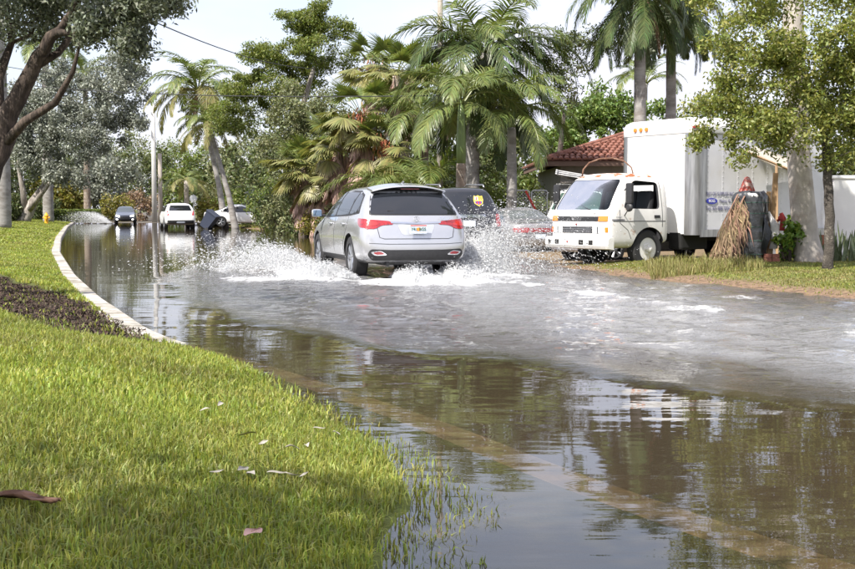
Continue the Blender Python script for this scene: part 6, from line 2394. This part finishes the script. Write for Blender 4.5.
for k, (px, Y, w_, h_, m_, lb) in enumerate(YB):
    b = gp(px, Y)
    bush('roadside_shrub', lb, b, [((0, 0, h_ * .45), (w_ * .9, w_ * .7, h_ * .5), 3)], 2600, .26, .13, m_, 200 + k, stems=6, group='shrubs at the far end of the street', clump=.5, nclump=40)
# a tree behind the photographer: its shade lies across the near lawn
sb = (-6.6, -2.95, gz(-6.6, -2.95))
tree('shade_tree', 'silvery tree on the lawn behind the viewer, casting the near shade', 'tree', sb, [(0, 0, 0), (.3, .2, 2.5), (1, .5, 5)], [.25, .2, .1],
     [((2.0, 1.6, 5.8), (2.6, 2.3, 1.3), 3), ((3.6, 1.9, 5.4), (2.0, 1.9, 1.0), 1.8), ((1.5, -1.5, 6.2), (3, 2.5, 1.5), 2)], 150, 8500, .5, .17, .10, M_bark, M_silver_leaf, seed=55)

# ------------------------------------------------------------------ grass, weeds, litter
M_grass = mat('grass_blade', (.24, .29, .055), .5, island=.45, trans=.4, var=.25, vscale=.9, second=(.28, .27, .085), sscale=.7, slo=.45, shi=.75)
M_grass2 = mat('verge_blade', (.20, .235, .05), .55, island=.45, trans=.35, second=(.27, .24, .09), sscale=.8, slo=.45, shi=.65)
M_weed = mat('dry_weed', (.24, .23, .08), .6, island=.45, trans=.3)


def blades(name, P, h, w, lean, m, seed, label=None):
    g = np.random.default_rng(seed)
    N = len(P)
    h = h * g.uniform(.5, 1.25, (N, 1))
    a = g.uniform(0, 2 * np.pi, N)
    ld = np.stack([np.cos(a), np.sin(a), 0 * a], 1)
    b = a + np.pi / 2 + g.normal(0, .5, N)
    sd_ = np.stack([np.cos(b), np.sin(b), 0 * b], 1) * w * g.uniform(.6, 1.3, (N, 1)) * .5
    le = lean * h * np.abs(g.normal(0, 1, (N, 1)))
    le = np.minimum(le, h * 1.3)
    z = np.array([0, 0, 1.0])
    mid = P + ld * le * .35 + z * h * .55
    tip = P + ld * le + z * (h - .35 * le)
    V = np.stack([P - sd_ - z * .01, P + sd_ - z * .01, mid - sd_ * .8, mid + sd_ * .8, tip], 1).reshape(-1, 3)
    i = np.arange(N)[:, None] * 5
    o = link_mesh(name, np_mesh(name, V, [np.concatenate([i, i + 1, i + 3, i + 2], 1), np.concatenate([i + 2, i + 3, i + 4], 1)]), m)
    tag(o, label, 'grass', kind='stuff')
    return o


def scatter_lawn(n_, y0, y1, left, power=1.0, seed=1, soil_keep=.05):
    g = np.random.default_rng(seed)
    Y = y0 + (y1 - y0) * g.uniform(0, 1, n_) ** power
    xr = xL(Y) - .24
    xl = np.minimum(-left * Y - .8, xr - 1.2)
    x = xl + (xr - xl) * g.uniform(0, 1, n_)
    z = lawn_z(x, Y)
    keep = (soil_mask(x, Y) < .5) | (g.uniform(0, 1, n_) < soil_keep)
    keep &= (z > -.035) & ((z > .004) | (g.uniform(0, 1, n_) < .16))
    # bare patches
    keep &= (fbm2(x, Y, 91, 3, 2.2) > -.62) | (g.uniform(0, 1, n_) < .35)
    return np.stack([x, Y, z], 1)[keep]


blades('lawn_grass', scatter_lawn(130000, 1.9, 6.5, .46, .9, 1), .058, .0068, .75, M_grass, 1, 'thick bright green lawn grass close by')
o = blades('lawn_grass', scatter_lawn(85000, 6.5, 12, .46, .9, 2), .065, .011, .7, M_grass, 2, 'lawn grass beside the bare soil')
blades('lawn_grass', scatter_lawn(70000, 12, 34, .44, 1.0, 3), .055, .020, .7, M_grass, 3, 'lawn grass along the kerb beyond the soil')
blades('lawn_grass', scatter_lawn(60000, 34, 110, .42, 1.0, 4), .07, .06, .7, M_grass, 4, 'far lawn grass up to the hedge')


def scatter_verge(n_, y0, y1, w0, w1, seed):
    g = np.random.default_rng(seed)
    Y = g.uniform(y0, y1, n_)
    x = xR(Y) + w0 + (w1 - w0) * g.uniform(0, 1, n_)
    keep = verge_z(x, Y) > .005
    keep &= g.uniform(0, 1, n_) > verge_soil(x, Y) * .93
    return np.stack([x, Y, verge_z(x, Y)], 1)[keep]


blades('verge_grass', scatter_verge(90000, 13, 25.5, .1, 7.0, 5), .032, .016, .7, M_grass2, 5, 'sunlit grass verge on the far side of the flooded street')
blades('verge_grass', scatter_verge(40000, 44, 80, .2, 7, 6), .14, .05, .6, M_grass2, 6, 'rough grass at the foot of the roadside thicket')
# taller weeds in front of the truck wheels
g_ = np.random.default_rng(8)
Yw = g_.uniform(20.6, 23.4, 5200)
f_ = (Yw - 20.6) / 2.8
xw = 3.9 + g_.uniform(0, 1, 5200) * 2.1 + f_ * .35
keep = (xw > xR(Yw) + .35) & (fbm2(xw, Yw, 17, 3, 2.0) > -.2)
blades('weeds', np.stack([xw, Yw, verge_z(xw, Yw)], 1)[keep], .20, .012, .6, M_weed, 8, 'straggly dry weeds in front of the truck wheels')

# soil crumbs and mulch on the bare patch
g_ = np.random.default_rng(9)
xs_ = g_.uniform(-9, -2, 120000)
ys2 = g_.uniform(9, 21, 120000)
k_ = (soil_mask(xs_, ys2) > .5)
xs_, ys2 = xs_[k_][:16000], ys2[k_][:16000]
Pm = np.stack([xs_, ys2, lawn_z(xs_, ys2) + .012], 1)
M_mulch = mat('mulch_chip', (.062, .044, .03), .95, island=.7)
o = link_mesh('mulch', leaves_mesh('mulch', Pm, .06, .02, .9, 0, 4), M_mulch)
tag(o, 'dark leaf mulch and soil crumbs on the bare bank', 'mulch', kind='stuff')

# fallen pale leaves and a brown frond sheath on the near lawn
M_litter = mat('pale_dead_leaf', (.38, .35, .30), .8, var=.3, vscale=20)


def dead_leaf(px, py, L, rz, label, tilt=15, m=None):
    z = .25
    for _ in range(6):
        p = at(px, py, z)
        z = float(lawn_z(p.x, p.y)) + .042
    t = thing('dead_leaf', label, 'leaf', (p.x, p.y, z), R(rz), 'pale dead leaves on the near lawn')
    mb = MB()
    n_ = 7
    for i in range(n_ + 1):
        f = i / n_
        w_ = math.sin(math.pi * min(.97, f * .92 + .05)) * L * .17
        zz = .06 * L * math.sin(math.pi * f * 1.6 + rz) + .012
        mb.v += [(f * L - L / 2, -w_, zz + w_ * .3), (f * L - L / 2, .12 * L * math.sin(f * 2.2), zz), (f * L - L / 2, w_, zz + w_ * .5)]
    for i in range(n_):
        for k in range(2):
            a = i * 3 + k
            mb.f.append((a, a + 1, a + 4, a + 3))
    q = mb.build('leaf_blade', m or M_litter, t, fixn=False, smooth=True)
    q.rotation_euler = (R(tilt), 0, 0)


for i, (px, py, L_, rz) in enumerate(((204, 413, .08, 30), (218, 407, .09, 80), (245, 438, .11, 10), (262, 447, .09, 60), (290, 452, .10, 150), (307, 449, .09, 100), (214, 477, .08, 40), (240, 474, .11, 70), (250, 478, .10, 120), (275, 478, .10, 20), (290, 480, .09, 160), (304, 480, .10, 60), (318, 432, .08, 20), (335, 437, .08, 130))):
    dead_leaf(px, py, L_ * .85, rz, 'pale curled dead leaf lying on the near lawn', 25 * math.sin(i * 2.1))
dead_leaf(250, 540, .13, 70, 'dark brown dead leaf sunk in the near grass', 10, M_skirt)
p = at(14, 463, .36)
sh = thing('frond_sheath', 'curled brown palm sheath lying in the near grass', 'palm sheath', (p.x, p.y, float(lawn_z(p.x, p.y)) + .03), R(-20))
mb = MB()
for i in range(11):
    f = i / 10
    for k in range(5):
        a = R(-60 + 30 * k)
        r_ = .042 * (1 - .6 * f) + .009 * math.sin(13 * f + 2.3 * k)
        mb.v.append((-.12 + .30 * f, math.sin(a) * r_ + .03 * math.sin(4 * f), .045 - math.cos(a) * r_ * .8 + .006 * math.sin(7 * f)))
for i in range(10):
    for k in range(4):
        a = i * 5 + k
        mb.f.append((a, a + 1, a + 6, a + 5))
q = mb.build('sheath', mat('brown_sheath', (.13, .065, .038), .8, var=.4, vscale=18), sh, fixn=False, smooth=True)
q.modifiers.new('thickness', 'SOLIDIFY').thickness = .004

# ------------------------------------------------------------------ spray thrown up by the tyres
M_spray = bpy.data.materials.new('spray_droplet')
M_spray.use_nodes = True
_n, _l = M_spray.node_tree.nodes, M_spray.node_tree.links
_b = _n['Principled BSDF']
_b.inputs['Base Color'].default_value = (.93, .94, .95, 1)
_b.inputs['Roughness'].default_value = .35
_tr = _n.new('ShaderNodeBsdfTranslucent')
_tr.inputs['Color'].default_value = (.93, .94, .95, 1)
_mx = _n.new('ShaderNodeMixShader')
_mx.inputs[0].default_value = .45
_l.new(_b.outputs[0], _mx.inputs[1])
_l.new(_tr.outputs[0], _mx.inputs[2])
_l.new(_mx.outputs[0], _n['Material Output'].inputs['Surface'])
OCT = np.array([(1, 0, 0), (-1, 0, 0), (0, 1, 0), (0, -1, 0), (0, 0, 1), (0, 0, -1)], float)
TET = np.array([(1, 1, 1), (1, -1, -1), (-1, 1, -1), (-1, -1, 1)], float) * .8
TEF = np.array([(0, 1, 2), (0, 3, 1), (0, 2, 3), (1, 3, 2)])
OCF = np.array([(0, 2, 4), (2, 1, 4), (1, 3, 4), (3, 0, 4), (2, 0, 5), (1, 2, 5), (3, 1, 5), (0, 3, 5)])


def droplets(name, P, S, label, V=None):
    N = len(P)
    fine = np.median(S) < .006
    sv, sf = (TET, TEF) if fine else (OCT, OCF)
    shp = np.repeat(sv[None], N, 0) * S[:, None, None]
    if V is not None:                                  # drawn out along the flight
        u = unit(V)
        al = (shp * u[:, None, :]).sum(-1, keepdims=True)
        shp = shp + u[:, None, :] * al * 1.6
    Vv = (P[:, None, :] + shp).reshape(-1, 3)
    F = (sf[None] + (np.arange(N) * len(sv))[:, None, None]).reshape(-1, 3)
    o = link_mesh(name, np_mesh(name, Vv, [F]), M_spray, smooth=True)
    tag(o, label, 'water spray', kind='stuff')


def ballistic(n_, s0, s1, t0, vt, vz, vs, g, dur=1.0, jets=14):
    """droplets leaving the waterline between s0 and s1 along the car, at t0 across"""
    js = g.uniform(s0, s1, jets)
    jv = g.uniform(.6, 1.15, jets)
    ji = g.integers(0, jets, n_)
    s = js[ji] + g.normal(0, .10, n_)
    k = jv[ji] * g.uniform(.35, 1.1, n_)
    u, w, b = vt * k * g.uniform(.5, 1.2, n_), vz * k * g.uniform(.75, 1.1, n_), vs * k + g.normal(0, .35, n_)
    T = 2 * w / 9.81
    tt = T * g.uniform(.02, 1.0, n_) ** .8
    ss = s + b * tt
    tc_ = t0 + u * tt
    z = w * tt - 4.905 * tt ** 2 + g.uniform(0, .04, n_)
    P = np.stack([SUV_AX.x + ss * HD.x + tc_ * RT.x, SUV_AX.y + ss * HD.y + tc_ * RT.y, z], 1)
    V = np.stack([b * HD.x + u * RT.x, b * HD.y + u * RT.y, w - 9.81 * tt], 1)
    return P, V


g_ = np.random.default_rng(77)
A = [ballistic(52000, -.5, .5, .98, 3.1, 4.3, .2, g_, jets=30), ballistic(52000, 2.2, 3.3, .98, 3.6, 4.2, .4, g_, jets=30), ballistic(22000, -1.0, 3.6, 1.0, 1.6, 2.2, -.4, g_)]
P_ = np.concatenate([a[0] for a in A])
V_ = np.concatenate([a[1] for a in A])
droplets('tyre_spray', P_, g_.lognormal(np.log(.0031), .5, len(P_)), 'white water spray fanning out between the silver car and the box truck', V_)
A = [ballistic(24000, -.5, .4, -.98, -3.4, 2.3, -.2, g_, jets=24), ballistic(60000, 2.2, 3.4, -.98, -4.3, 3.0, .6, g_, jets=34), ballistic(24000, -1.2, 3.6, -1.0, -2.0, 1.7, -.4, g_)]
P_ = np.concatenate([a[0] for a in A])
V_ = np.concatenate([a[1] for a in A])
droplets('tyre_spray', P_, g_.lognormal(np.log(.0031), .5, len(P_)), 'low white water spray on the open street side of the silver car', V_)
A = [ballistic(10000, -1.9, -.5, -.4, .5, 2.0, -2.2, g_), ballistic(12000, -1.9, -.5, .5, .5, 2.2, -2.2, g_), ballistic(8000, -2.5, -1.0, 0, 1.0, 1.4, -2.5, g_)]
P_ = np.concatenate([a[0] for a in A])
V_ = np.concatenate([a[1] for a in A])
droplets('tyre_spray', P_, g_.lognormal(np.log(.0031), .5, len(P_)), 'churned white water right behind the silver car rear bumper', V_)
# spray of the oncoming car
n_ = 16000
k = g_.uniform(.3, 1.1, n_)
tt = g_.uniform(.03, 1, n_) * .8 * k
bx_, by_ = k_c.x - 1.0, k_c.y - 1.3
P_ = np.stack([bx_ - 4.6 * k * tt * g_.uniform(.6, 1.25, n_), by_ + g_.normal(0, .35, n_) + .5 * tt, 4.0 * k * tt - 4.905 * tt ** 2 + .03], 1)
P_[:, 2] = np.maximum(P_[:, 2], .01)
droplets('tyre_spray', P_, g_.lognormal(np.log(.010), .4, n_), 'white plume of water beside the oncoming black car')
